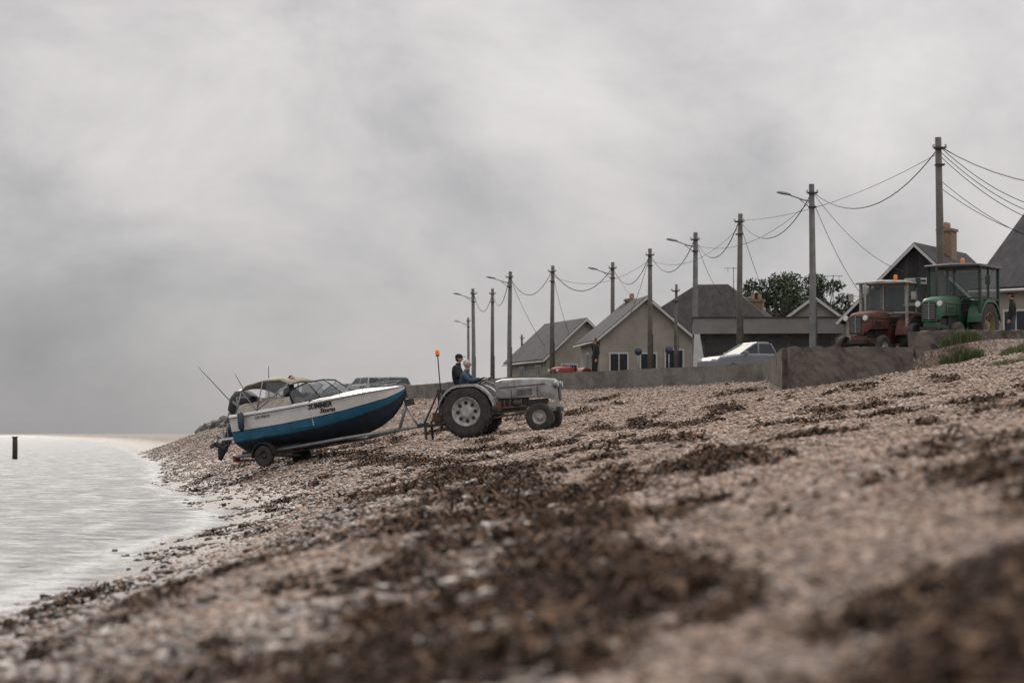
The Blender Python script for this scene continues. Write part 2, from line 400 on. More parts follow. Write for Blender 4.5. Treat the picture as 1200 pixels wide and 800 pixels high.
n=1100; y=124+rng.uniform(0,1,n)*80; off=rng.uniform(0,1,n); x=wallx(y)-off*4.2-.2
r=rng.uniform(.22,.6,n); P=np.stack([x,y,np.maximum(ground_z(x,y),(3.7-off*2.9)*(1-.8*sst(180,205,y)))+rng.uniform(-.2,.1,n)],1)
S=np.stack([r*rng.uniform(.9,1.4,n),r,r*rng.uniform(.6,.9,n)],1)
scatter('rock_armour',P,S,rng.uniform(-1.5,1.5,(n,3)),pebmat('armour_rock',[(0,(.05,.05,.05)),(.5,(.11,.105,.10)),(1,(.2,.19,.18))]))
# ------------------------------------------------------------ seaweed
n=30000; y=2.3+85*rng.uniform(0,1,n)**1.6; x=rng.uniform(-1,1,n)*(.24*y+1.8)
keep=(rng.uniform(0,1,n)<weed(x,y)**1.25)&(x>shore(y)+.2)&~((x>wallx(y)-.2)&(y>65.5))
x=x[keep];y=y[keep]; nc=len(x)
nr=15; sz=(.05+.12*rng.beta(1.3,3,nc))*(1+y*.014)
cx=np.repeat(x,nr);cy=np.repeat(y,nr);cs=np.repeat(sz,nr); T=nc*nr
ang=rng.uniform(0,6.28,T); px_=cx+rng.normal(0,.45,T)*cs; py_=cy+rng.normal(0,.45,T)*cs; h=rng.uniform(0,.45,T)*cs
w=.004+.008*rng.uniform(0,1,T)+cy*.00016
Vs=[]
for k_ in range(4):
    hh=h*(.4+.9*math.sin(k_/3*math.pi))
    dx=np.cos(ang);dy=np.sin(ang)
    zz=hh+rng.uniform(-.01,.02,T)
    Vs.append(np.stack([px_-dy*w,py_+dx*w,zz],1)); Vs.append(np.stack([px_+dy*w,py_-dx*w,zz+w*rng.uniform(-.7,.7,T)],1))
    px_=px_+dx*cs*.42;py_=py_+dy*cs*.42; ang=ang+rng.normal(0,.9,T)
A=np.stack(Vs,1); A[:,:,2]+=ground_z(A[:,:,0].ravel(),A[:,:,1].ravel()).reshape(T,8)
V=A.reshape(-1,3); o_=np.arange(T)*8
Fq=np.concatenate([np.stack([o_+2*k_,o_+2*k_+1,o_+2*k_+3,o_+2*k_+2],1) for k_ in range(3)])
mi=np.tile(rng.choice([0,1,2],T,p=[.42,.38,.20]),3)
npmesh('seaweed_wrack',V,Fq,[mat('dark_kelp',(.035,.022,.014),.9,spec=.15),mat('brown_kelp',(.09,.054,.034),.9,spec=.15),mat('dry_kelp',(.22,.14,.09),.95,spec=.1)],midx=mi)
# ------------------------------------------------------------ sea wall
def wallstrip(name,pts,top,thick,bot,material,parent=None,rows=1,rough=0):
    mb=MB(); Pn=[Vector((a,b,0)) for a,b in pts]
    tops=top if hasattr(top,'__len__') else [top]*len(Pn)
    rings=[]
    for i,pv in enumerate(Pn):
        d=(Pn[min(i+1,len(Pn)-1)]-Pn[max(i-1,0)]).normalized(); nrm=Vector((d.y,-d.x,0))
        a=pv-nrm*thick/2; b_=pv+nrm*thick/2; rg=[]
        for k in range(rows+1):
            z=bot+(tops[i]-bot)*k/rows; q=nrm*random.uniform(-rough,rough); rg.append((a.x+q.x,a.y+q.y,z))
        for k in range(rows,-1,-1):
            z=bot+(tops[i]-bot)*k/rows; q=nrm*random.uniform(-rough,rough); rg.append((b_.x+q.x,b_.y+q.y,z))
        rings.append(rg)
    mb.loft(rings,0,smooth=False)
    return mb.make(name,material,parent,bevel=0 if rows>1 else .02)
def dens(pts,st=1.5,j=.03):
    out=[]
    for a,b in zip(pts[:-1],pts[1:]):
        n=max(1,int(math.dist(a,b)/st))
        for i in range(n): out.append((a[0]+(b[0]-a[0])*i/n+random.uniform(-j,j),a[1]+(b[1]-a[1])*i/n+random.uniform(-j,j)))
    out.append(pts[-1]); return out
wp=dens([(9.05,83.6),(5.6,91),(2.1,98),(-.8,108),(-5.25,124)],.5,.008)
wallstrip('sea_wall',wp,[4.05+random.uniform(-.012,.012) for _ in wp],.45,1.5,M_conc2,rows=10,rough=.015)
wp=dens([(-5.3,124.2),(-15,165),(-22.0,200)],3)
wallstrip('sea_wall',wp,[4.05+random.uniform(-.02,.02) for _ in wp],.5,.2,M_conc2)
e=empty('slipway_wall')
wp=dens([(10.95,66.35),(9,66.1),(7.55,66.0)],.13,.0)
wallstrip('wall_face',wp,[3.97+random.uniform(-.025,.025) for _ in wp],.5,1.5,M_conc,e,rows=18,rough=.018)
wallstrip('wall_return',dens([(7.6,66.3),(8.25,75),(8.85,83.3)],.4,.01),3.95,.4,1.5,M_conc,e,rows=10,rough=.02)
wp=dens([(11.0,66.5),(13,67.5),(16,69.5),(22,72)],.15,.01)
wallstrip('garden_wall',wp,[4.42+.3*i/len(wp)+random.uniform(-.03,.03) for i in range(len(wp))],.35,2.5,M_conc,rows=16,rough=.02)
def strip(name,o0,o1,z,material,y0=84,y1=190):
    yy=np.arange(y0,y1,6.0); xw=wallx(yy)
    mb=MB(); vs=[];fs=[]
    for a_,b_ in zip(xw,yy): vs+= [(a_+o0,b_,z),(a_+o1,b_,z)]
    for i in range(len(yy)-1): fs.append((2*i,2*i+1,2*i+3,2*i+2))
    mb.add(vs,fs); return mb.make(name,material)
strip('coast_road',2.2,8.2,3.806,M_asph); strip('road_centre_line',5.1,5.22,3.811,M_trimw)
# ------------------------------------------------------------ wheels & tractor
def wheel(mb,c,R,w,rim,mt,mr,lugs=0,M=None,n=36):
    h=w/2
    prof=[(R*rim,-h*.8),(R*.82,-h),(R*.94,-h*.92),(R*.985,-h*.6),(R*.99,0),(R*.985,h*.6),(R*.94,h*.92),(R*.82,h),(R*rim,h*.8)]
    mb.lathe(prof,c,n,mt,M)
    rr=R*rim
    prof=[(rr,h*.8),(rr*.97,h*.85),(rr*.9,h*.45),(rr*.8,h*.2),(rr*.45,h*.15),(rr*.38,h*.5),(rr*.3,h*.55),(.001,h*.55)]
    mb.lathe(prof,c,n,mr,M); mb.lathe([(a_,-b_) for a_,b_ in prof],c,n,mr,M)
    if rr>.2:
        for k in range(8):
            a=k*math.pi/4; q=(c[0]+math.cos(a)*rr*.62,c[1],c[2]+math.sin(a)*rr*.62)
            for sgn in(-1,1): mb.tube([(q[0],c[1]+sgn*h*.15,q[2]),(q[0],c[1]+sgn*h*.3,q[2])],rr*.13,8,mt,M=M)
    for k in range(lugs):
        a=2*math.pi*k/lugs
        for sgn in (-1,1):
            aa=a+(0 if sgn<0 else math.pi/lugs)
            Rm=Matrix.Rotation(-aa,3,'Y')@Matrix.Rotation(sgn*.6,3,'X')
            cc=Vector(c)+Vector((math.cos(aa)*R*.99,sgn*h*.48,math.sin(aa)*R*.99))
            mb.box(cc,(R*.075,h*1.05,R*.055),mt,M,R=Rm)
def frame(x,y,z,heading,pitch=0,roll=0,s=1):
    return Matrix.Translation((x,y,z))@Matrix.Rotation(heading,4,'Z')@Matrix.Rotation(-pitch,4,'Y')@Matrix.Rotation(roll,4,'X')@Matrix.Scale(s,4)
def tractor(name,M,paint,rimm,cab=None,hitch=True,beacon=True,fenderm=None):
    e=empty(name,M=M); fm=fenderm or paint
    mb=MB()
    for sg in(-1,1): wheel(mb,(0,sg*.62,.68),.68,.30,.56,0,1,18)
    for sg in(-1,1): wheel(mb,(1.92,sg*.60,.37),.37,.17,.50,0,1,0)
    mb.make('wheels',[M_tyre,rimm],e)
    mb=MB()
    rings=[]
    for x,w,zb,zt in((.72,.22,.98,1.43),(.9,.25,.95,1.47),(1.4,.26,.93,1.45),(2.0,.25,.90,1.40),(2.28,.24,.80,1.36),(2.38,.21,.74,1.28)):
        rings.append([(x,-w,zb),(x,-w,zt-.10),(x,-w*.82,zt-.03),(x,-w*.4,zt),(x,w*.4,zt),(x,w*.82,zt-.03),(x,w,zt-.10),(x,w,zb)])
    mb.loft(rings,0)
    mb.make('bonnet',[paint],e,bevel=.01)
    mb=MB()
    mb.box((2.392,0,1.0),(.02,.34,.42),0)
    for k in range(7): mb.box((2.405,0,.83+k*.057),(.012,.32,.016),1)
    mb.box((2.41,0,1.02),(.02,.03,.46),1)
    for sg in(-1,1):
        mb.box((1.45,sg*.262,1.235),(1.25,.012,.02),0); mb.box((1.15,sg*.262,1.06),(.012,.014,.22),0); mb.box((1.85,sg*.262,1.06),(.012,.014,.24),0)
        for k in range(5): mb.box((1.5,sg*.262,1.0+k*.035),(.42,.012,.012),0)
    for sg in(-1,1):
        mb.lathe([(.001,.07),(.075,.06),(.085,.02),(.05,-.06),(.001,-.08)],(2.36,sg*.30,1.2),16,1,axis='x'); mb.lathe([(.001,.075),(.07,.066)],(2.36,sg*.30,1.2),16,2,axis='x')
    mb.make('grille_and_lamps',[M_dark,M_steel,M_white],e)
    mb=MB()
    mb.box((1.15,0,.78),(.75,.38,.40),0); mb.box((1.75,0,.72),(.6,.3,.28),0); mb.box((.35,0,.80),(1.1,.34,.42),1); mb.box((-.1,0,.78),(.5,.55,.42),1)
    mb.tube([(0,-.6,.68),(0,.6,.68)],.11,12,1); mb.tube([(1.92,-.58,.42),(1.92,-.3,.52),(1.92,.3,.52),(1.92,.58,.42)],.05,8,0)
    mb.tube([(1.9,0,.5),(1.9,0,.75)],.08,8,0)
    for k in range(4): mb.tube([(.95+k*.15,-.19,.9),(.95+k*.15,-.30,.86),(.95+k*.15,-.31,.7)],.022,6,2)
    mb.tube([(.9,-.3,.7),(1.5,-.31,.7),(1.55,-.31,.55),(.3,-.36,.42),(-.5,-.4,.42)],.03,8,2)
    mb.lathe([(.001,-.1),(.09,-.1),(.1,0),(.09,.1),(.001,.1)],(1.3,-.27,.78),14,0,axis='x')
    mb.box((.75,-.24,.75),(.22,.12,.25),2); mb.tube([(.5,-.2,.55),(1.9,-.5,.45)],.022,6,0)
    mb.box((.45,-.42,.5),(.5,.25,.03),0); mb.box((.45,.42,.5),(.5,.25,.03),0)
    mb.box((2.2,0,.62),(.3,.36,.22),1); mb.box((2.36,0,.55),(.10,.5,.12),0)
    for sg in(-1,1): mb.tube([(.35,sg*.3,.5),(.35,sg*.3,.8)],.02,6,0); mb.box((1.35,sg*.17,.62),(1.9,.04,.10),1)
    mb.make('engine_and_axles',[M_dark,paint,M_rust],e,bevel=.012)
    mb=MB()
    for sg in(-1,1):
        rings=[]
        for a in range(8,176,12):
            t_=rad(a); r1=.76
            x,z=math.cos(t_)*r1,.68+math.sin(t_)*r1
            z=min(z,1.40)
            ins=.40; out=.78
            rings.append([(x,sg*ins,z),(x,sg*out,z),(x,sg*(out+.01),z-.07),(x*.98,sg*(out-.012),z-.07),(x*.98,sg*(out-.02),z-.015),(x*.98,sg*ins,z-.015)])
        mb.loft(rings,0,smooth=False)
        pol=[(math.cos(rad(a))*.755,min(.68+math.sin(rad(a))*.755,1.385)) for a in range(5,178,8)]
        pol+=[(-.5,.62),(.5,.62)]
        mb.prism(pol,sg*.405,sg*.425,0)
    mb.make('mudguards',[fm],e)
    mb=MB()
    mb.box((-.2,0,1.08),(.42,.44,.07),0); mb.box((-.42,0,1.22),(.06,.42,.26),0,R=Matrix.Rotation(-.15,3,'Y')); mb.tube([(-.2,0,.95),(-.2,0,1.08)],.06,8,1)
    mb.tube([(.78,0,1.3),(.45,0,1.45)],.022,8,1)
    Rm=Matrix.Translation((.43,0,1.47))@Matrix.Rotation(-.45,4,'Y')
    ring=[(math.cos(a)*.2,math.sin(a)*.2,0) for a in np.linspace(0,2*math.pi,25)]
    mb.tube(ring,.016,6,0,cap=False,M=Rm)
    for a in (0,2.1,4.2): mb.tube([(0,0,0),(math.cos(a)*.2,math.sin(a)*.2,0)],.009,5,1,M=Rm)
    mb.tube([(.3,-.12,.95),(.38,-.14,1.25)],.012,6,1); mb.ell((.38,-.14,1.26),(.022,.022,.022),0,8)
    mb.box((.76,0,1.28),(.05,.42,.2),0)
    mb.make('seat_and_steering',[M_black,M_steel],e,bevel=.01)
    if hitch:
        mb=MB()
        for sg in(-1,1):
            mb.box((-.78,sg*.36,.80),(.07,.07,1.10),0); mb.box((-1.0,sg*.36,.42),(.46,.05,.06),0); mb.tube([(-.15,sg*.3,.6),(-.78,sg*.36,.42)],.03,8,0)
            mb.tube([(-.2,sg*.26,1.1),(-.62,sg*.33,.55)],.02,6,0)
            mb.tube([(-.78,sg*.36,1.3),(-1.22,sg*.36,.5)],.025,6,0); mb.box((-1.22,sg*.36,.3),(.06,.06,.5),0)
        mb.box((-.78,0,1.3),(.08,.80,.08),0); mb.box((-.78,0,.85),(.06,.7,.06),0); mb.box((-1.2,0,.42),(.08,.8,.08),0); mb.tube([(-.2,0,1.05),(-.78,0,1.25)],.03,8,0)
        mb.tube([(-.25,0,.45),(-1.05,0,.45)],.04,8,0); mb.box((-.95,.1,.62),(.25,.3,.25),1)
        mb.make('rear_linkage_frame',[M_dark,M_rust],e,bevel=.006)
    if beacon:
        mb=MB(); bz=2.22 if not cab else 2.42; b0=1.3 if not cab else 2.3
        mb.tube([(-.74,-.3,b0),(-.74,-.3,bz)],.016,6,0); mb.lathe([(.05,0),(.055,.02),(.05,.03)],(-.74,-.3,bz),12,0,axis='z'); mb.lathe([(.055,.03),(.055,.14),(.035,.17),(.001,.175)],(-.74,-.3,bz),12,1,axis='z')
        mb.make('beacon',[M_dark,M_orange],e)
    if cab:
        mb=MB(); x0,x1=-.70,.66; z1=2.25; hw=.72
        for x in(x0,x1):
            for sg in(-1,1): mb.box((x*.97,sg*hw,(.95+z1)/2),(.075,.075,z1-.95),0)
        for sg in(-1,1):
            mb.box((0,sg*(hw+.005),1.42),(1.24,.05,.05),0); mb.box((0.05,sg*(hw+.005),(1.42+z1)/2),(.05,.05,z1-1.42),0); mb.box((0,sg*(hw-.005),1.84),(1.2,.010,.74),2)
            mb.box((0.3,sg*(hw-.01),1.18),(.6,.02,.42),3)
        for x in (x0*.97,x1*.97):
            mb.box((x,0,1.42),(.05,1.38,.05),0); mb.box((x,0,1.84),(.010,1.36,.74),2)
        mb.box((x1,0,1.86),(.03,.03,.72),0)
        mb.box((x0*.97,0,1.16),(.03,1.38,.44),3)
        rings=[]
        for x,q in((-.86,.0),(-.8,.05),(0,.07),(.78,.05),(.86,.0)):
            w=.80
            rings.append([(x,-w,z1),(x,-w*.95,z1+.04+q*.6),(x,0,z1+.06+q),(x,w*.95,z1+.04+q*.6),(x,w,z1)])
        mb.loft(rings,1)
        for sg in(-1,1): mb.box((-.80,sg*.55,z1-.03),(.06,.12,.08),4); mb.tube([(.6,sg*.75,1.9),(.75,sg*.95,1.95)],.01,5,0); mb.box((.75,sg*.98,1.88),(.03,.14,.22),0)
        mb.tube([(1.5,-.15,1.4),(1.5,-.15,2.2)],.03,8,0)
        mb.make('cab',[cab[0],cab[1],M_cabglass,paint,M_orange],e,bevel=.01)
    return e
Yt=64.0; Xt=PX(556,Yt); hd=rad(-12)
zr=gz(Xt,Yt); xf=Xt+1.92*math.cos(hd); yf=Yt+1.92*math.sin(hd); zf=gz(xf,yf)
pit=math.atan2(zf-zr,1.92)
TM=frame(Xt,Yt,zr-.02,hd,pit)
trac=tractor('grey_vintage_tractor',TM,M_grey,M_rim)
# ------------------------------------------------------------ people
def head(mb,c,yaw=0,pitch=0,hair=1,cap=False,skin=0,dark=2):
    R=Matrix.Rotation(yaw,3,'Z')@Matrix.Rotation(pitch,3,'Y'); C=Vector(c)
    def fn(v):
        v=v.copy()
        if v.z<0: v.y*=1+v.z*2.6; v.x*=1+v.z*1.2
        return v
    mb.ell(C,(.095,.076,.118),skin,18,R=R,fn=fn)
    mb.ell(C+R@Vector((.10,0,-.012)),(.018,.013,.024),skin,8,R=R)
    for sg in(-1,1):
        mb.ell(C+R@Vector((.086,sg*.03,.008)),(.008,.013,.007),dark,8,R=R); mb.ell(C+R@Vector((.0,sg*.076,-.005)),(.018,.008,.03),skin,8,R=R)
        mb.box(C+R@Vector((.088,sg*.03,.03)),(.008,.034,.007),hair,R=R)
    mb.box(C+R@Vector((.083,0,-.055)),(.01,.045,.008),dark,R=R)
    if cap:
        mb.ell(C+R@Vector((-.008,0,.045)),(.108,.09,.085),3,16,R=R); mb.box(C+R@Vector((.13,0,.055)),(.09,.13,.012),3,R=R)
        mb.ell(C+R@Vector((-.03,0,-.01)),(.075,.08,.075),hair,12,R=R)
    else:
        def fh(v): return Vector((v.x if v.x<.05 else .05+(v.x-.05)*.5,v.y,v.z))
        mb.ell(C+R@Vector((-.018,0,.03)),(.098,.086,.10),hair,16,R=R,fn=fh)
def hand(mb,wr,d,nrm,side,m=0):
    d=Vector(d).normalized(); nrm=Vector(nrm); nrm=(nrm-d*nrm.dot(d)).normalized(); u=d.cross(nrm)*side; W=Vector(wr)
    Rm=Matrix((d,u,nrm)).transposed()
    mb.ell(W+d*.045,(.055,.042,.018),m,10,R=Rm)
    for i,(o,l) in enumerate(((-.03,.062),(-.010,.072),(.011,.078),(.031,.070))):
        p0=W+d*.08+u*o; p1=p0+d*l*.42; p2=p1+(d*.6-nrm*.8).normalized()*l*.34; p3=p2+(d*-.1-nrm).normalized()*l*.26
        mb.tube([p0-d*.02,p0,p1,p2,p3],[.010,.010,.009,.0085,.006],6,m)
    p0=W+d*.03+u*.036; p1=p0+(d*.6+u*.8).normalized()*.035; p2=p1+(d*.7-nrm*.6+u*.1).normalized()*.03
    mb.tube([W+d*.02+u*.01,p0,p1,p2],[.013,.012,.011,.008],6,m)
def figure(name,J,mats,M,hairi=None,cap=False,yaw=0,pitch=0,capm=None):
    names=list(J); idx={n:i for i,n in enumerate(names)}
    E=[('pelvis','belly',0),('belly','chest',0),('chest','neck',0),('neck','headb',2)]
    for s_ in 'LR':
        E+=[('chest','sh'+s_,0),('sh'+s_,'el'+s_,0),('el'+s_,'wr'+s_,0),('pelvis','hp'+s_,1),('hp'+s_,'kn'+s_,1),('kn'+s_,'an'+s_,1),('an'+s_,'to'+s_,3)]
    RAD=dict(pelvis=.15,belly=.155,chest=.17,neck=.065,headb=.055,sh=.088,el=.062,wr=.042,hp=.11,kn=.078,an=.055,to=.045)
    me=bpy.data.meshes.new('tmp'); me.from_pydata([J[n] for n in names],[(idx[a],idx[b]) for a,b,_ in E],[])
    o=bpy.data.objects.new('tmp',me); scene.collection.objects.link(o)
    sk=o.modifiers.new('s','SKIN'); sk.use_smooth_shade=True; sk.branch_smoothing=.3
    ly=me.skin_vertices[0].data
    for n in names:
        r=RAD.get(n) or RAD[n[:-1]]
        ly[idx[n]].radius=(r,r*(.85 if n in('chest','belly') else 1)); ly[idx[n]].use_root=(n=='pelvis')
    sb=o.modifiers.new('d','SUBSURF'); sb.levels=2; sb.render_levels=2
    dg=bpy.context.evaluated_depsgraph_get(); dg.update(); ev=o.evaluated_get(dg); nm=bpy.data.meshes.new_from_object(ev)
    bpy.data.objects.remove(o)
    nm.name=name; nm.materials.clear()
    for m_ in mats: nm.materials.append(m_)
    segs=[(Vector(J[a]),Vector(J[b]),k,b) for a,b,k in E]
    for pl in nm.polygons:
        c=pl.center; best=1e9;bk=0
        for a,b,k,nb in segs:
            ab=b-a; t_=max(0,min(1,(c-a).dot(ab)/max(ab.length_squared,1e-9))); d=(c-a-ab*t_).length
            if d<best: best=d; bk=k
        pl.material_index=bk; pl.use_smooth=True
    e=empty(name,M=M)
    bo=bpy.data.objects.new('body',nm); scene.collection.objects.link(bo); bo.parent=e
    mb=MB(); hb=Vector(J['headb']); head(mb,hb+Vector((.012,0,.075)),yaw,pitch,1,cap)
    for s_,sg in(('L',1),('R',-1)):
        w=Vector(J['wr'+s_]); d=w-Vector(J['el'+s_]); hand(mb,w,d,(0,0,1) if abs(d.normalized().z)<.8 else (0,sg,0),-sg)
    mb.make('head_and_hands',[M_skin,hairi or M_hairb,M_shoe,capm or M_navycl],e)
    mb=MB(); nk=Vector(J['neck']); mb.lathe([(.078,-.02),(.073,.03),(.066,.035),(.064,-.02)],nk-Vector((0,0,.01)),14,0,axis='z'); mb.make('collar',[mats[0]],e)
    return e
drv=dict(pelvis=(-.2,0,1.20),belly=(-.19,0,1.38),chest=(-.13,0,1.60),neck=(-.06,0,1.79),headb=(-.04,0,1.87),
 shL=(-.11,.21,1.68),elL=(.08,.27,1.48),wrL=(.31,.15,1.54),shR=(-.11,-.21,1.68),elR=(.08,-.27,1.48),wrR=(.31,-.15,1.54),
 hpL=(-.14,.11,1.19),knL=(.27,.22,1.16),anL=(.36,.30,.72),toL=(.52,.33,.57),hpR=(-.14,-.11,1.19),knR=(.27,-.22,1.16),anR=(.36,-.30,.72),toR=(.52,-.33,.57))
figure('tractor_driver',drv,[M_blue,M_jean,M_skin,M_shoe],TM,hairi=M_hairg,pitch=.1)
pas=dict(pelvis=(-.47,.5,1.50),belly=(-.47,.49,1.66),chest=(-.43,.48,1.84),neck=(-.38,.48,2.00),headb=(-.36,.48,2.07),
 shL=(-.43,.68,1.91),elL=(-.34,.76,1.66),wrL=(-.12,.68,1.55),shR=(-.43,.28,1.91),elR=(-.36,.21,1.66),wrR=(-.14,.28,1.58),
 hpL=(-.44,.60,1.49),knL=(-.02,.60,1.48),anL=(.05,.55,1.08),toL=(.2,.55,1.0),hpR=(-.44,.40,1.49),knR=(-.04,.34,1.47),anR=(.04,.32,1.06),toR=(.2,.32,.98))
figure('tractor_passenger',pas,[M_navycl,M_navycl,M_skin,M_shoe],TM,hairi=M_hairb,cap=True,pitch=.12)
std=dict(pelvis=(0,0,.95),belly=(0,0,1.12),chest=(.01,0,1.32),neck=(.02,0,1.49),headb=(.03,0,1.56),
 shL=(0,.19,1.42),elL=(-.03,.25,1.13),wrL=(.06,.24,.88),shR=(0,-.19,1.42),elR=(-.02,-.25,1.13),wrR=(.08,-.23,.88),
 hpL=(0,.1,.92),knL=(.04,.11,.5),anL=(-.02,.12,.09),toL=(.14,.14,.04),hpR=(0,-.1,.92),knR=(.06,-.11,.5),anR=(.06,-.12,.09),toR=(.22,-.14,.04))
figure('standing_man',std,[M_navycl,M_navycl,M_skin,M_shoe],frame(PX(698,102),102,3.84,rad(200),s=1.02))
figure('standing_man',std,[M_navycl,M_jean,M_skin,M_shoe],frame(PX(1187,74),74,4.2,rad(160)),cap=True)
# ------------------------------------------------------------ boat on trailer
Yb=66.3; Xb=PX(334,Yb); zb=gz(Xb,Yb)
inv=TM@Vector((-1.15,0,.45)); hx,hy,hz=inv
hb_=math.atan2(hy-Yb,hx-Xb); Ld=math.hypot(hx-Xb,hy-Yb); pb=math.atan2((hz-.42)-zb,Ld)
BM=frame(Xb,Yb,zb-.02,hb_,pb)
tr=empty('boat_trailer',M=BM)
mb=MB()
for sg in(-1,1): wheel(mb,(0,sg*.95,.29),.29,.17,.5,0,1,0)
mb.make('wheels',[M_tyre,M_dark],tr)
mb=MB()
for sg in(-1,1):
    mb.tube([(-1.1,sg*.62,.42),(2.3,sg*.60,.42),(3.6,sg*.12,.44)],.05,6,0)
    mb.tube([(-1.0,sg*.45,.50),(.9,sg*.42,.50)],.045,6,1)
    mb.box((-1.12,sg*.62,.36),(.05,.28,.14),2)
    rg=[]
    for a in range(0,181,20):
        x,z=math.cos(rad(a))*.36,.30+math.sin(rad(a))*.36
        rg.append([(x,sg*.84,z),(x,sg*1.06,z),(x*.96,sg*1.06,z-.02),(x*.96,sg*.84,z-.02)])
    mb.loft(rg,1,smooth=False)
mb.tube([(3.3,0,.44),(Ld-.05,0,.44)],.05,6,0); mb.tube([(0,-.92,.30),(0,.92,.30)],.04,8,0)
for x in(-.9,.3,1.4,2.4): mb.tube([(x,-.62,.42),(x,.62,.42)],.035,6,0)
mb.box((-1.14,0,.34),(.05,1.5,.06),0)
mb.tube([(3.72,0,.44),(4.08,0,1.22)],.045,8,0); mb.tube([(4.3,0,.44),(4.0,0,1.0)],.03,8,0); mb.box((4.12,0,1.12),(.22,.16,.16),1)
mb.tube([(4.45,.1,.80),(4.45,.1,.18)],.03,8,0); mb.box((Ld-.12,0,.45),(.3,.1,.1),1)
mb.make('trailer_frame',[M_steel,M_dark,M_red],tr,bevel=0)
boat=empty('motor_boat',M=BM@Matrix.Translation((-.96,0,.42))@Matrix.Rotation(.022,4,'Y')@Matrix.Scale(1.03,4))
SEC=[(0,0,.85,.36,1.0,1.06),(1.5,0,.88,.37,1.04,1.07),(2.6,.02,.80,.43,1.0,1.10),(3.4,.10,.60,.54,.84,1.14),(4.0,.26,.38,.68,.62,1.18),(4.4,.46,.20,.80,.38,1.20),(4.68,.72,.09,.95,.18,1.22),(4.84,.98,.02,1.10,.03,1.23)]
SA=np.array(SEC); xx=np.linspace(0,4.84,34)
def sec(x): return [float(np.interp(x,SA[:,0],SA[:,i])) for i in range(1,6)]
def side(x,z):
    kz,cy_,cz,gy,gz_=sec(x); t_=max(0,min(1,(z-cz)/(gz_-cz))); return cy_+(gy-cy_)*(t_**.75)
rings=[]
for x in xx:
    kz,cy_,cz,gy,gz_=sec(x); r=[]
    zs=[cz+(gz_-cz)*q for q in (0,.08,.22,.38,.42,.7,.9,.93,1)]
    half=[(x,0,kz),(x,cy_*.5,kz+(cz-kz)*.5)]+[(x,side(x,z)+(.02 if q==7 else 0),z) for q,z in enumerate(zs)]
    full=[(a_,-b_,c_) for a_,b_,c_ in half[::-1]]+half[1:]
    rings.append(full)
nh=11
def mf(k):
    q=abs(k+.5-(nh-1)); i=int(q)
    if i<2: return 2
    if i<5: return 1
    if i==5: return 3
    if i==8: return 3
    return 0
mb=MB(); mb.loft(rings,0,closed=False,cap=False,mf=mf)
r0=rings[0]; mb.add(r0,[tuple(range(len(r0)))],0)
hull=mb.make('hull',[M_white,M_teal,M_navy,mat('navy_stripe',(.02,.05,.10),.3)],boat)
mb=MB(); rg=[]
for x in np.linspace(2.5,4.80,16):
    gy,gz_=sec(x)[3:5]; cr=.16*min(1,(4.84-x)/1.2)+.01
    rg.append([(x,gy*q,gz_+cr*(1-q*q)) for q in np.linspace(-1,1,11)])
mb.loft(rg,0,closed=False,cap=False)
mb.add([rg[0][i] for i in range(11)]+[(2.5,.9,.5),(2.5,-.9,.5)],[tuple(range(11))+(11,12)],0)
for sg in(-1,1):
    rg=[]
    for x in np.linspace(0,2.5,8):
        gy,gz_=sec(x)[3:5]; rg.append([(x,sg*gy,gz_),(x,sg*(gy-.02),gz_+.04),(x,sg*(gy-.15),gz_+.04),(x,sg*(gy-.17),.5)])
    mb.loft(rg,0,closed=False,cap=False)
mb.add([(0,-.9,.5),(2.5,-.9,.5),(2.5,.9,.5),(0,.9,.5)],[(0,1,2,3)],0); mb.box((.06,0,.85),(.1,1.8,.42),0)
mb.make('deck',[M_white],boat,fix=True)
mb=MB()
for sg in(-1,1):
    mb.box((1.55,sg*.45,.78),(.5,.45,.5),0); mb.box((1.30,sg*.45,1.15),(.1,.44,.5),0); mb.box((2.3,sg*.5,.95),(.35,.5,.5),1)
mb.box((.4,0,.72),(.5,1.5,.4),0)
for sg in(-1,1):
    mb.add([(.25,sg*1.0,1.10),(2.0,sg*1.02,1.12),(1.9,sg*.95,1.34),(1.1,sg*.97,1.38),(.3,sg*.95,1.26)],[(0,1,2,3,4)],0)
mb.make('seats_and_dodgers',[M_cream,M_white],boat,bevel=.0)
mb=MB()
wb=[(2.0,-.93,1.12),(2.75,-.80,1.20),(3.15,-.35,1.27),(3.15,.35,1.27),(2.75,.80,1.20),(2.0,.93,1.12)]
wt=[(1.85,-.84,1.50),(2.35,-.70,1.66),(2.62,-.28,1.70),(2.62,.28,1.70),(2.35,.70,1.66),(1.85,.84,1.50)]
for i in range(5): mb.add([wb[i],wb[i+1],wt[i+1],wt[i]],[(0,1,2,3)],0)
mb.tube(wb,.018,6,1); mb.tube(wt,.022,6,1)
for a_,b_ in zip(wb,wt): mb.tube([a_,b_],.018,6,1)
mb.make('windscreen',[M_lightglass,M_black],boat)
mb=MB()
rg=[]
for x,z in((.35,1.80),(.55,1.93),(1.1,1.99),(1.6,1.95),(1.9,1.80)):
    rg.append([(x,w*.88,z-.10*w*w*1.2) for w in np.linspace(-1,1,9)]+[(x,w*.86,z-.10*w*w*1.2-.03) for w in np.linspace(1,-1,9)])
mb.loft(rg,0)
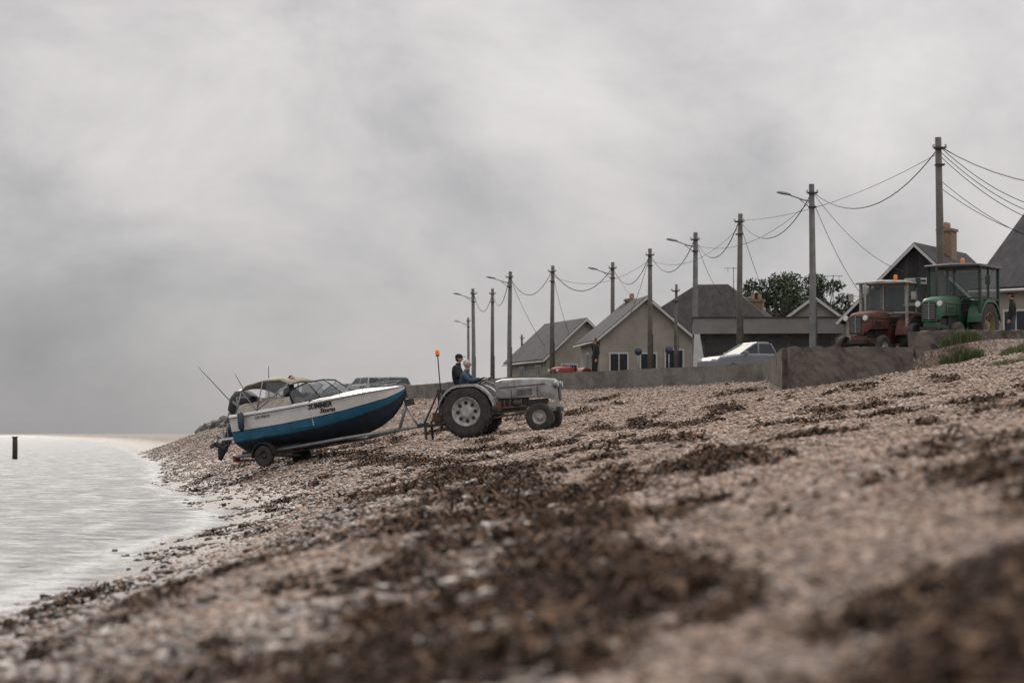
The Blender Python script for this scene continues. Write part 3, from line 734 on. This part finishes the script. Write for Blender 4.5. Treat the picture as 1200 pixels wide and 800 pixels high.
for sg in(-1,1):
    for pts in ([(.9,sg*1.0,1.1),(.4,sg*.87,1.68)],[(.9,sg*1.0,1.1),(1.1,sg*.88,1.87)],[(.9,sg*1.0,1.1),(1.85,sg*.87,1.68)],[(.2,sg*.98,1.08),(.4,sg*.87,1.68)]): mb.tube(pts,.016,6,1)
    mb.add([(1.87,sg*-.84,1.52),(1.84,sg*-.86,1.70),(1.2,sg*-.87,1.82),(1.15,sg*-.95,1.36),(1.7,sg*-.93,1.34)],[(0,1,2,3,4)],2)
mb.make('canopy',[M_cream,M_steel,M_lightglass],boat)
mb=MB()
rail=[(2.7,-.86,1.27),(3.3,-.74,1.33),(3.9,-.56,1.36),(4.4,-.32,1.38),(4.75,0,1.39)]
mb.tube(rail+[(a_,-b_,c_) for a_,b_,c_ in rail[:-1][::-1]],.013,6,0)
for q in rail[1:]:
    for sg in (-1,1): mb.tube([(q[0],sg*q[1],q[2]),(q[0],sg*q[1]*1.02,q[2]-.18)],.010,5,0)
mb.tube([(.15,-.75,1.1),(.15,-.75,1.55),(.15,.75,1.55),(.15,.75,1.1)],.02,8,0)
mb.box((4.7,0,1.27),(.3,.1,.05),0)
mb.make('rails',[M_steel],boat)
mb=MB()
for (a_,b_) in (((.1,-.6,1.2),(-1.0,-.7,2.55)),((.1,.2,1.2),(-.5,.3,2.3)),((.2,.7,1.2),(.3,.75,2.4))):
    a_=Vector(a_);b_=Vector(b_); mb.tube([a_,a_.lerp(b_,.25),b_],[.018,.013,.009],6,0)
mb.make('fishing_rods',[M_black],boat)
mb=MB()
for x,z in((.45,.85),):
    mb.tube([(x,-1.12,z+.28),(x,-1.13,z+.22),(x,-1.14,z-.15),(x,-1.12,z-.25)],[.02,.085,.085,.03],10,0)
mb.ell((.3,-.5,1.2),(.3,.3,.18),1,12); mb.ell((.1,.3,1.2),(.25,.35,.2),2,12); mb.box((.55,-.2,1.12),(.4,.3,.3),1)
mb.make('fenders_and_gear',[M_navy,M_cream,M_black],boat)
OM=Matrix.Translation((-.16,0,.92))@Matrix.Rotation(rad(36),4,'Y')@Matrix.Scale(1.32,4)
mb=MB(); rg=[]
for z,sx,sy,ox in((.02,.16,.14,-.18),(.08,.26,.19,-.20),(.3,.30,.21,-.22),(.48,.28,.2,-.20),(.58,.20,.15,-.17),(.61,.1,.08,-.15)):
    rg.append([(ox+sx*math.copysign(abs(math.cos(a))**.7,math.cos(a)),sy*math.copysign(abs(math.sin(a))**.7,math.sin(a)),z) for a in np.linspace(0,2*math.pi,17)[:-1]])
mb.loft(rg,0,M=OM)
rg=[]
for z,sx,sy,ox in((.05,.14,.10,-.18),(-.3,.12,.07,-.2),(-.55,.10,.04,-.2),(-.78,.11,.03,-.22),(-.95,.05,.015,-.17)):
    rg.append([(ox+sx*math.cos(a),sy*math.sin(a),z) for a in np.linspace(0,2*math.pi,13)[:-1]])
mb.loft(rg,0,M=OM); mb.box((-.25,0,-.52),(.36,.2,.02),0,M=OM)
mb.lathe([(.001,.16),(.04,.12),(.06,0),(.055,-.16),(.02,-.24),(.001,-.25)],(-.24,0,-.70),12,0,M=OM,axis='x')
for k in range(3):
    Rk=Matrix.Translation((-.42,0,-.70))@Matrix.Rotation(k*2.09,4,'X')@Matrix.Rotation(.5,4,'Z'); mb.ell((0,0,.1),(.012,.06,.09),1,8,M=OM@Rk)
mb.box((-.02,0,.0),(.14,.3,.34),0,M=OM); mb.box((-.2,-.215,.3),(.3,.012,.06),1,M=OM)
mb.make('outboard_motor',[M_black,M_steel],boat,bevel=.0)
mb=MB(); mb.box((-.22,.65,.5),(.45,.45,.05),0); mb.box((-.22,-.65,.5),(.45,.45,.05),0); mb.tube([(-.05,-.6,.9),(-.35,-.6,.9),(-.35,-.6,.3)],.015,6,1); mb.tube([(-.05,-.8,.9),(-.35,-.8,.9),(-.35,-.8,.3)],.015,6,1)
for z in(.35,.55,.75): mb.tube([(-.35,-.6,z),(-.35,-.8,z)],.012,6,1)
mb.make('swim_platform',[M_white,M_steel],boat)
def lettering(txt,size,x0,z0,matl,name,off=.006):
    cu=bpy.data.curves.new('t','FONT'); cu.body=txt; cu.size=size; cu.shear=.35; cu.resolution_u=2; cu.offset=off
    to=bpy.data.objects.new('t',cu); scene.collection.objects.link(to)
    dg=bpy.context.evaluated_depsgraph_get(); dg.update(); me=bpy.data.meshes.new_from_object(to.evaluated_get(dg)); bpy.data.objects.remove(to)
    for v in me.vertices:
        x=x0+v.co.x; z=z0+v.co.y+v.co.x*.015; v.co=(x,-(side(x,z)+.022),z)
    me.materials.clear(); me.materials.append(matl); o=bpy.data.objects.new(name,me); scene.collection.objects.link(o); o.parent=boat
lettering('SUMMER',.17,2.45,.92,M_black,'name_lettering'); lettering('Storm',.16,2.75,.79,M_black,'script_lettering'); lettering('CH 774210',.10,.8,.88,M_black,'registration',.002)
hm={k_:(v[0]+1.75,v[1]-.45,v[2]-.13) for k_,v in drv.items()}
figure('boat_passenger',hm,[M_navycl,M_jean,M_skin,M_shoe],boat.matrix_basis.copy(),hairi=M_hairb,yaw=-.5)
# ------------------------------------------------------------ parked tractors
M_palecab=mat('pale_cab_frame',(.30,.29,.27),.6,dirt=(.16,.13,.10))
tractor('green_cab_tractor',frame(PX(1133,75),75.5,4.12,rad(238),0,0,1.17),M_green,mat('yellow_rim',(.18,.14,.05),.7),cab=(mat('green_cab_frame',(.02,.05,.03),.6),M_dark),hitch=False)
tractor('orange_cab_tractor',frame(PX(1048,76),76,3.80,rad(235),0,0,1.10),M_orpaint,M_rim,cab=(M_palecab,M_palecab),hitch=True)
tractor('red_vintage_tractor',frame(PX(675,128),128,3.82,rad(235),0,0,.9),M_red,M_orpaint,hitch=False,beacon=False)
# ------------------------------------------------------------ cars
def car(name,M,paint,pickup=False):
    e=empty(name,M=M); mb=MB()
    top=[(-2.1,.55),(-2.12,.85),(-2.0,.95),(-1.3,1.0),(.9,1.0),(1.9,.86),(2.15,.7),(2.15,.35)]
    bot=[(1.75,.30),(1.0,.30),(-1.0,.30),(-1.7,.30),(-2.1,.4)]
    poly=top+bot; rg=[]
    for y,ins in((-.85,.05),(-.80,0),(0,-.02),(.80,0),(.85,.05)):
        rg.append([(x*(1-ins*.3),y,z-(ins if z>.6 else -ins)) for x,z in poly])
    mb.loft(rg,0,smooth=False)
    x0=-.5 if pickup else -1.9
    rg=[]
    for z,a0,a1,w in((.98,x0,1.05,.78),(1.38,x0+.2,.35,.66),(1.46,x0+.28,.25,.62)):
        rg.append([(a0,-w,z),(a1,-w,z),(a1,w,z),(a0,w,z)])
    mb.loft(rg[:2],1,smooth=False,cap=False); mb.loft(rg[1:],0,smooth=False)
    for (a_,b_) in ((x0,x0+.2),(1.05,.35),((x0+1.05)/2,(x0+.55)/2+.2)):
        for sg in(-1,1): mb.tube([(a_,sg*.785,.97),(b_,sg*.665,1.4)],.04,6,0)
    for sg in(-1,1): mb.box((2.1,sg*.62,.72),(.08,.32,.13),2); mb.box((-2.08,sg*.68,.8),(.08,.2,.2),3); mb.box((.85,sg*.95,1.02),(.12,.18,.12),0)
    mb.make('body',[paint,M_glass,M_trimw,M_red],e,bevel=.03)
    mb=MB()
    for x in(-1.3,1.35):
        for sg in(-1,1): wheel(mb,(x,sg*.76,.32),.32,.2,.6,0,1)
    mb.make('wheels',[M_tyre,M_rim],e); return e
car('silver_pickup_truck',frame(PX(886,100),100,3.82,rad(200),s=1.06),M_silver,True)
car('white_van',frame(PX(432,165),165,3.85,rad(115),s=1.1),M_carw)
car('green_car',frame(PX(455,160),160,3.85,rad(115),s=1.0),M_carg)
car('parked_car',frame(PX(408,180),180,3.85,rad(110),s=1.0),M_silver)
# ------------------------------------------------------------ houses
def house(name,x,y,z0,w,d,wh,rh,rot,wall,roof,chim=(),gablem=None,wins=(),hip=0,oh=.3,sidewins=()):
    e=empty(name,M=frame(x,y,z0,rot)); hw=w/2; hd_=d/2
    mb=MB()
    pr=[(-hw,0),(hw,0),(hw,wh)]+([(0,wh+rh)] if not hip else [])+[(-hw,wh)]
    mb.prism(pr,-hd_,hd_,0)
    if gablem is not None and not hip: mb.prism([(-hw+.02,wh+.05),(hw-.02,wh+.05),(0,wh+rh-.02)],-hd_-.03,-hd_-.002,1)
    mb.make('walls',[wall,gablem or wall],e)
    mb=MB()
    if not hip:
        sl=rh/hw
        for sg in(-1,1):
            ex=hw+oh
            a=[(0,wh+rh+.16),(sg*ex,wh-sl*oh+.16),(sg*ex,wh-sl*oh+.03),(0,wh+rh+.03)]
            vs=[(q[0],yy,q[1]) for yy in(-hd_-oh,hd_+oh) for q in a]
            mb.add(vs,[(0,1,2,3),(7,6,5,4),(0,4,5,1),(1,5,6,2),(2,6,7,3),(3,7,4,0)],0)
            for yy in(-hd_-oh-.03,): mb.add([(q[0],yy+k_,q[1]+(-.02 if i in(2,3) else -.04)) for k_ in(0,.025) for i,q in enumerate([(0,wh+rh+.16),(sg*ex,wh-sl*oh+.16),(sg*ex,wh-sl*oh-.02),(0,wh+rh-.02)])],[(0,1,2,3),(7,6,5,4),(0,4,5,1),(1,5,6,2),(2,6,7,3),(3,7,4,0)],1)
            mb.tube([(sg*(ex+.04),-hd_-oh,wh-sl*oh+.02),(sg*(ex+.04),hd_+oh,wh-sl*oh+.02)],.06,6,1)
    else:
        ex=hw+oh;ey=hd_+oh; ry=max(hd_-hip,.3); z1=wh+rh
        vs=[(-ex,-ey,wh),(ex,-ey,wh),(ex,ey,wh),(-ex,ey,wh),(0,-ry,z1),(0,ry,z1),(-ex,-ey,wh-.15),(ex,-ey,wh-.15),(ex,ey,wh-.15),(-ex,ey,wh-.15)]
        mb.add(vs,[(0,1,4),(1,2,5,4),(2,3,5),(3,0,4,5),(6,7,1,0),(7,8,2,1),(8,9,3,2),(9,6,0,3),(9,8,7,6)],0)
    mb.make('roof',[roof,M_trimw],e)
    mb=MB()
    for (wx,wz_,ww,wwh) in wins:
        mb.box((wx,-hd_-.04,wz_),(ww+.16,.06,wwh+.16),0); mb.box((wx,-hd_-.065,wz_),(ww,.03,wwh),1); mb.box((wx,-hd_-.085,wz_),(.05,.02,wwh),0); mb.box((wx,-hd_-.09,wz_-wwh/2-.12),(ww+.3,.14,.06),0)
    for (wy,wz_,ww,wwh) in sidewins:
        mb.box((-hw-.04,wy,wz_),(.06,ww+.16,wwh+.16),0); mb.box((-hw-.065,wy,wz_),(.03,ww,wwh),1); mb.box((-hw-.085,wy,wz_),(.02,.05,wwh),0)
    if wins or sidewins: mb.make('windows',[M_trimw,M_glass],e)
    if chim:
        mb=MB()
        for (cx_,cy_,top,cm) in chim:
            mb.box((cx_,cy_,(wh+top)/2),(.65,.8,top-wh),cm); mb.box((cx_,cy_,top+.04),(.78,.92,.12),cm)
            for q in(-.2,.2): mb.lathe([(.11,0),(.09,.3),(.07,.3)],(cx_,cy_+q,top+.1),10,2,axis='z')
        mb.make('chimney',[M_brick,M_slate,mat('chimney_pot',(.25,.15,.1),.8)],e)
    return e
hx_=PX
d=107; house('slate_gabled_house',hx_(1086,d)+1.2,d+3,3.8,6.6,7,3.0,3.1,rad(-28),M_render,M_slate,chim=[(.3,0,7.0,0)],gablem=M_slate,wins=[(-1.6,1.6,1.1,1.2),(1.4,1.6,1.1,1.2),(0,4.1,.9,1.0)],sidewins=[(0,1.6,1,1.2)])
house('cream_gabled_house',23.3,92.0,4.0,7.4,8,3.2,2.9,rad(47),M_render,M_slate,chim=[(-.9,2.6,6.9,1)],wins=[(-1.9,1.6,1.1,1.2),(0,1.5,1,2)],sidewins=[(-2.2,1.6,1,1.2),(.3,1.5,1,1.9),(2.4,1.6,1,1.2)])
d=118; house('small_gabled_house',hx_(962,d),d+3,3.8,4.6,6,2.7,1.7,rad(-6),M_render,M_slate2,wins=[(-.8,1.5,.9,1)])
d=132; house('hipped_roof_house',hx_(842,d),d+4,3.8,7.5,8.8,3.2,3.0,rad(76),M_render,M_slate2,hip=3.5,chim=[(0,-2.5,5.2,0)])
d=128; house('cream_cottage',hx_(745,d)+.2,d+4.5,3.8,5.0,7,2.9,2.1,rad(7),M_render,M_slate,chim=[(.2,2.2,5.2,0)],wins=[(-1.5,1.5,.9,1.1),(.1,1.5,.8,1.1),(1.5,1.3,.9,1.9)],sidewins=[(-2.3,1.6,1,1.1),(.5,1.6,1,1.1)])
d=143; house('gabled_bungalow',hx_(664,d),d+4,3.8,4.8,8,2.3,2.2,rad(16),M_render,M_slate,wins=[(-1.0,1.3,.9,1.1),(1.1,1.3,.9,1.1)],sidewins=[(-2.5,1.3,1,1),(1,1.3,1,1)])
e=empty('flat_roofed_garage',M=frame(PX(900,112),112,3.8,rad(-4)))
mb=MB(); mb.box((0,3,1.2),(6.2,6,2.4),0); mb.make('walls',[M_conc],e)
mb=MB(); mb.box((0,2.9,2.78),(6.9,6.6,.72),0); mb.box((0,2.9,3.17),(7.0,6.7,.06),1); mb.make('fascia_roof',[mat('grey_fascia',(.20,.195,.185),.8,var=.15,scale=1.5),M_dark],e)
mb=MB()
for x in(-2.0,0,2.0):
    mb.box((x,-.03,1.15),(1.8,.04,2.2),0)
    for k in range(5): mb.box((x,-.06,.3+k*.42),(1.76,.02,.03),1)
mb.make('doors',[mat('dark_door',(.035,.035,.038),.6),M_dark],e)
mb=MB(); mb.add([(-3.5,-.6,0),(-2.75,-.6,0),(-3.15,-.6,2.4),(-3.4,-.6,2.4),(-3.5,-.2,0),(-2.75,-.2,0),(-3.15,-.2,2.4),(-3.4,-.2,2.4)],[(0,1,2,3),(7,6,5,4),(0,4,5,1),(1,5,6,2),(2,6,7,3),(3,7,4,0)]); mb.make('side_buttress',[M_trimw],e)
# ------------------------------------------------------------ poles
tops={}
def pole(px,py,d,lamp=False,wood=True,h0=3.8,r=.13):
    x=PX(px,d); zt=PZ(py,d); e=empty('street_lamp' if lamp else 'utility_pole',loc=(x,d,0)); mb=MB()
    mb.tube([(0,0,h0-.3),(0,0,(h0+zt)/2),(random.uniform(-.06,.06),0,zt)],[r*1.25,r,r*.8],10 if wood else 4,0); mb.make('pole',[M_wood if wood else M_concl],e)
    mb=MB()
    mb.box((0,-.02,zt-.35),(.34,.34,.05),0); mb.box((0,0,zt-.9),(.3,.3,.05),0)
    for q in(-.2,.2):
        mb.tube([(0,0,zt-.35),(q,0,zt-.35)],.02,6,0); mb.lathe([(.02,0),(.05,.03),(.03,.07),(.05,.11),(.001,.14)],(q,0,zt-.35),8,1,axis='z')
    mb.tube([(.14,-.1,h0),(.14,-.1,h0+3)],.025,6,0)
    mb.make('brackets',[M_dark,M_trimw],e)
    if lamp:
        mb=MB(); mb.tube([(0,0,zt-.7),(-.35,0,zt-.62),(-.9,0,zt-.42)],.03,8,0); mb.tube([(0,0,zt-1.0),(-.5,0,zt-.6)],.018,6,0)
        rg=[]
        for t_,w,h in((0,.05,.04),(.08,.09,.06),(.35,.11,.08),(.5,.07,.05),(.55,.02,.02)):
            c=Vector((-.85-t_,0,zt-.42+t_*.18)); rg.append([c+Vector((0,-w,0)),c+Vector((0,-w*.6,h)),c+Vector((0,w*.6,h)),c+Vector((0,w,0)),c+Vector((0,0,-h*.6))])
        mb.loft(rg,0); mb.make('lamp_arm',[M_steel],e)
    tops[px]=Vector((x,d,zt-.3)); return e
for a_ in [(1103,160,79,False,True),(953,215,94,True,False),(867,250,106,False,True),(815,272,116,True,False),(762,291,127,False,True),(718,307,137,True,True),(647,311,139,False,True),(597,318,145,True,False),(577,338,162,False,True),(555,338,164,True,False)]: pole(*a_)
pole(792,333,128,False,True,r=.09); pole(612,392,230); pole(549,372,235,True,False)
order=[1103,953,867,815,762,718,647,597,577,555]
mb=MB()
def cable(a,b,sag,r=.016):
    pts=[]
    for i in range(15):
        t_=i/14; p_=a.lerp(b,t_); pts.append(p_-Vector((0,0,sag*4*t_*(1-t_))))
    mb.tube(pts,r,4,0,cap=False)
for a_,b_ in zip(order[:-1],order[1:]):
    A_,B_=tops[a_],tops[b_]
    cable(A_,B_,1.25,.022)
for a_,b_ in ((953,815),(867,762),(762,647)): cable(tops[a_]-Vector((0,0,.3)),tops[b_]-Vector((0,0,.3)),.8,.011)
T0=tops[1103]
cable(T0-Vector((0,0,.2)),tops[867],.5,.011)
for k in range(3): cable(T0-Vector((0,0,.15*k)),Vector((19.3+k*.3,84+k,PZ(248+8*k,84))),.45,.014)
for k in range(2): cable(T0-Vector((0,0,1.1+.25*k)),Vector((21,88,PZ(262,88)+.3*k-1)),.5,.012)
cable(T0,Vector((18.5,60,8.8)),1.2,.02)
H1=Vector((PX(1060,104),104,PZ(318,104))); cable(tops[953],H1,.5,.012); cable(tops[953]-Vector((0,0,.3)),Vector((PX(1010,105),105,PZ(345,105))),.3,.012)
cable(tops[867],Vector((PX(905,130),130,PZ(362,130))),.3,.012); cable(tops[815],Vector((PX(845,130),130,PZ(345,130))),.3,.012)
cable(tops[762],Vector((PX(735,126),126,PZ(375,126))),.3,.012); cable(tops[718],Vector((PX(755,128),128,PZ(360,128))),.3,.012)
cable(tops[647],Vector((PX(668,143),143,PZ(394,143))),.3,.012); cable(tops[597],Vector((PX(640,145),145,PZ(408,145))),.3,.012)
mb.make('overhead_cables',[M_cable])
def aerial(px,py,d,h):
    x=PX(px,d);zt=PZ(py,d); mb=MB(); mb.tube([(0,0,-h),(0,0,0)],.02,6,0); mb.tube([(-.5,0,-.05),(.5,0,-.05)],.012,5,0)
    for k in range(7): mb.tube([(-.45+k*.15,-.25,-.05),(-.45+k*.15,.25,-.05)],.008,4,0)
    for k in range(3): mb.tube([(-.3+k*.3,0,-.3),(-.3+k*.3,0,-.05)],.008,4,0)
    o=mb.make('tv_aerial',[M_dark]); o.location=(x,d,zt)
aerial(860,313,131,1.6); aerial(977,322,122,1.9)
xp=PX(18,150); mb=MB(); mb.tube([(xp,150,-1),(xp+.01,150,.9),(xp,150,1.38)],[.17,.16,.15],10,0); mb.box((xp,150,1.40),(.34,.34,.06),0); mb.make('marker_post',[M_dark])
def sign(px,py,d):
    x=PX(px,d);z=PZ(py,d); e=empty('road_sign',loc=(x,d,0)); mb=MB(); mb.tube([(0,0,3.8),(0,0,z+.2)],.03,8,0); mb.lathe([(.001,-.05),(.18,-.05),(.18,-.03),(.001,-.03)],(0,0,z),20,1,axis='y'); mb.make('sign_plate',[M_steel,mat('sign_blue',(.03,.05,.10),.5)],e)
sign(784,410,110); sign(748,412,115)
# ------------------------------------------------------------ vegetation
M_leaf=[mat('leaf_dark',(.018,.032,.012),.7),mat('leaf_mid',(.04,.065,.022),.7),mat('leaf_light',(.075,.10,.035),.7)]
def tree(name,x,y,z0,h,w,n=5200,trunkh=.35,seed=1):
    r=np.random.default_rng(seed); e=empty(name,loc=(x,y,z0)); mb=MB()
    mb.tube([(0,0,-.2),(.1,0,h*.3),(-.05,.05,h*.6),(0,0,h*.85)],[.22,.17,.11,.04],8,0); cl=[]
    for k in range(26):
        a=r.uniform(0,6.28); rr=w*.5*math.sqrt(r.uniform(.05,1)); zc=h*r.uniform(trunkh,.97); rr*=1-.55*max(0,(zc/h-.6)/.4)
        c=np.array([math.cos(a)*rr,math.sin(a)*rr,zc]); cl.append((c,r.uniform(.35,.75)*w*.26))
        mb.tube([(0,0,zc*.6),(c[0]*.6,c[1]*.6,zc*.85),tuple(c)],[.07,.04,.015],5,0)
    mb.make('trunk_and_limbs',[M_wood],e)
    ci=r.integers(0,len(cl),n); C=np.array([cl[i][0] for i in ci]); Rr=np.array([cl[i][1] for i in ci])
    dv=r.normal(0,1,(n,3)); dv/=np.linalg.norm(dv,axis=1)[:,None]; pos=C+dv*(Rr*r.uniform(.5,1.15,n))[:,None]*np.array([1.2,1.2,.7])
    u=r.normal(0,1,(n,3)); u/=np.linalg.norm(u,axis=1)[:,None]; v=np.cross(u,r.normal(0,1,(n,3))); v/=np.linalg.norm(v,axis=1)[:,None]
    s_=r.uniform(.06,.15,n)[:,None]
    V=np.stack([pos-u*s_,pos+v*s_*.5,pos+u*s_,pos-v*s_*.5],1).reshape(-1,3); F_=np.arange(4*n).reshape(n,4)
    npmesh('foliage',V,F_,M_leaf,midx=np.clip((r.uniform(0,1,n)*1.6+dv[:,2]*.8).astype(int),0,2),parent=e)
tree('pine_tree',PX(910,142),142,3.8,7.3,5.2,seed=3); tree('pine_tree',PX(938,146),146,3.8,7.4,5.0,seed=4); tree('pine_tree',PX(966,150),150,3.8,7.2,4.6,seed=5)
def bushrow(name,x0,y0,x1,y1,h,n,sd):
    r=np.random.default_rng(sd); t_=r.uniform(0,1,n); L_=math.dist((x0,y0),(x1,y1))
    top=h*(.6+.4*fbm(t_*L_*.6,t_*0,3,sd)); pos=np.stack([x0+(x1-x0)*t_+r.normal(0,.5,n),y0+(y1-y0)*t_+r.normal(0,.6,n),3.8+top*r.uniform(0,1,n)**.6],1)
    u=r.normal(0,1,(n,3)); u/=np.linalg.norm(u,axis=1)[:,None]; v=np.cross(u,r.normal(0,1,(n,3))); v/=np.linalg.norm(v,axis=1)[:,None]; s_=r.uniform(.08,.2,n)[:,None]
    V=np.stack([pos-u*s_,pos+v*s_*.5,pos+u*s_,pos-v*s_*.5],1).reshape(-1,3)
    npmesh(name,V,np.arange(4*n).reshape(n,4),M_leaf,midx=r.integers(0,3,n))
bushrow('distant_hedge',2,182,-14,192,1.6,6000,12); bushrow('distant_hedge',2,170,24,168,2.3,6000,13); bushrow('garden_hedge',12,100,14.5,104,1.5,4000,14)
def grass(name,cx,cy,rx,ry,h,n,sd,zoff=0):
    r=np.random.default_rng(sd); a=r.uniform(0,6.28,n); q=np.sqrt(r.uniform(0,1,n)); x=cx+np.cos(a)*q*rx; y=cy+np.sin(a)*q*ry; z=ground_z(x,y)+zoff
    b=r.uniform(0,6.28,n); hh=h*r.uniform(.4,1,n)*(1.15-q*.6); w=.007; ln=r.uniform(.1,.5,n)*hh
    bx,by=np.cos(b),np.sin(b)
    p0=np.stack([x-by*w,y+bx*w,z-.03],1);p1=np.stack([x+by*w,y-bx*w,z-.03],1)
    m0=np.stack([x+bx*ln*.4+by*w*.7,y+by*ln*.4-bx*w*.7,z+hh*.6],1); m1=np.stack([x+bx*ln*.4-by*w*.7,y+by*ln*.4+bx*w*.7,z+hh*.6],1)
    t0=np.stack([x+bx*ln,y+by*ln,z+hh],1)
    V=np.stack([p0,p1,m0,m1,t0],1).reshape(-1,3); o_=np.arange(n)*5
    F_=np.concatenate([np.stack([o_,o_+1,o_+2],1),np.stack([o_,o_+2,o_+3],1),np.stack([o_+3,o_+2,o_+4],1)])
    npmesh(name,V,F_,[mat('grass_green',(.07,.12,.03),.7),mat('grass_dry',(.20,.17,.09),.8)],midx=np.tile((r.uniform(0,1,n)>.75).astype(int),3))
grass('grass_tuft',PX(1125,66.4),66.1,.6,.35,.45,1500,1,.05); grass('grass_tuft',PX(1185,60),60.5,.5,.5,.15,500,2); grass('grass_tuft',PX(1202,64),64,.7,.6,.3,1000,3)
# ------------------------------------------------------------ world
w=bpy.data.worlds.new('World'); scene.world=w; w.use_nodes=True; t=w.node_tree; N=t.nodes; L=t.links
out=N['World Output']; bg=N['Background']
sky=N.new('ShaderNodeTexSky'); sky.sky_type='NISHITA'; sky.sun_disc=False; sky.sun_elevation=rad(34); sky.sun_rotation=rad(-14)
L.new(sky.outputs[0],bg.inputs['Color']); bg.inputs['Strength'].default_value=.08
tc=N.new('ShaderNodeTexCoord'); sx=N.new('ShaderNodeSeparateXYZ'); L.new(tc.outputs['Generated'],sx.inputs[0])
mp=N.new('ShaderNodeMapping'); mp.inputs['Scale'].default_value=(8,8,13); mp.inputs['Location'].default_value=(5.1,.7,1.4); L.new(tc.outputs['Generated'],mp.inputs['Vector'])
n1=noise(1,10,mp.outputs['Vector'],.56); n1.inputs['Distortion'].default_value=.25
zc=mth('MINIMUM',mth('MAXIMUM',sx.outputs[2],0),.14); xc=mth('MINIMUM',mth('MAXIMUM',sx.outputs[0],-.25),.25)
val=mth('ADD',mth('ADD',.47,mth('MULTIPLY',zc,2.5)),mth('MULTIPLY',xc,.75))
val=mth('ADD',val,mth('MULTIPLY',mth('SUBTRACT',n1.outputs['Fac'],.5),mapr(sx.outputs[2],0,.12,.25,1.5)))
cr=ramp(val,[(0,(.16,.175,.20)),(.25,(.25,.265,.295)),(.5,(.44,.44,.455)),(.75,(.62,.595,.60)),(1.0,(.76,.73,.73))])
bg2=N.new('ShaderNodeBackground'); L.new(cr.outputs['Color'],bg2.inputs['Color']); L.new(mapr(sx.outputs[2],.19,.7,1.0,2.0),bg2.inputs['Strength'])
ms=N.new('ShaderNodeMixShader'); ms.inputs[0].default_value=.95; L.new(bg.outputs[0],ms.inputs[1]); L.new(bg2.outputs[0],ms.inputs[2]); L.new(ms.outputs[0],out.inputs['Surface'])
sl=bpy.data.lights.new('sun','SUN'); sl.energy=1.5; sl.angle=rad(11); sl.color=(1,.92,.82); so=bpy.data.objects.new('sun',sl); scene.collection.objects.link(so)
az=rad(-14); el=rad(34); dv=Vector((math.sin(az)*math.cos(el),math.cos(az)*math.cos(el),math.sin(el))); so.rotation_euler=dv.to_track_quat('Z','Y').to_euler()
# ------------------------------------------------------------ camera
cd=bpy.data.cameras.new('camera'); co=bpy.data.objects.new('camera',cd); scene.collection.objects.link(co); scene.camera=co
cd.lens=85; cd.sensor_width=36; cd.clip_start=.1; cd.clip_end=20000
co.location=(0,0,CAMZ); co.rotation_euler=(rad(90)+math.atan(108/FP),0,0)
cd.dof.use_dof=True; cd.dof.focus_distance=64; cd.dof.aperture_fstop=2.0
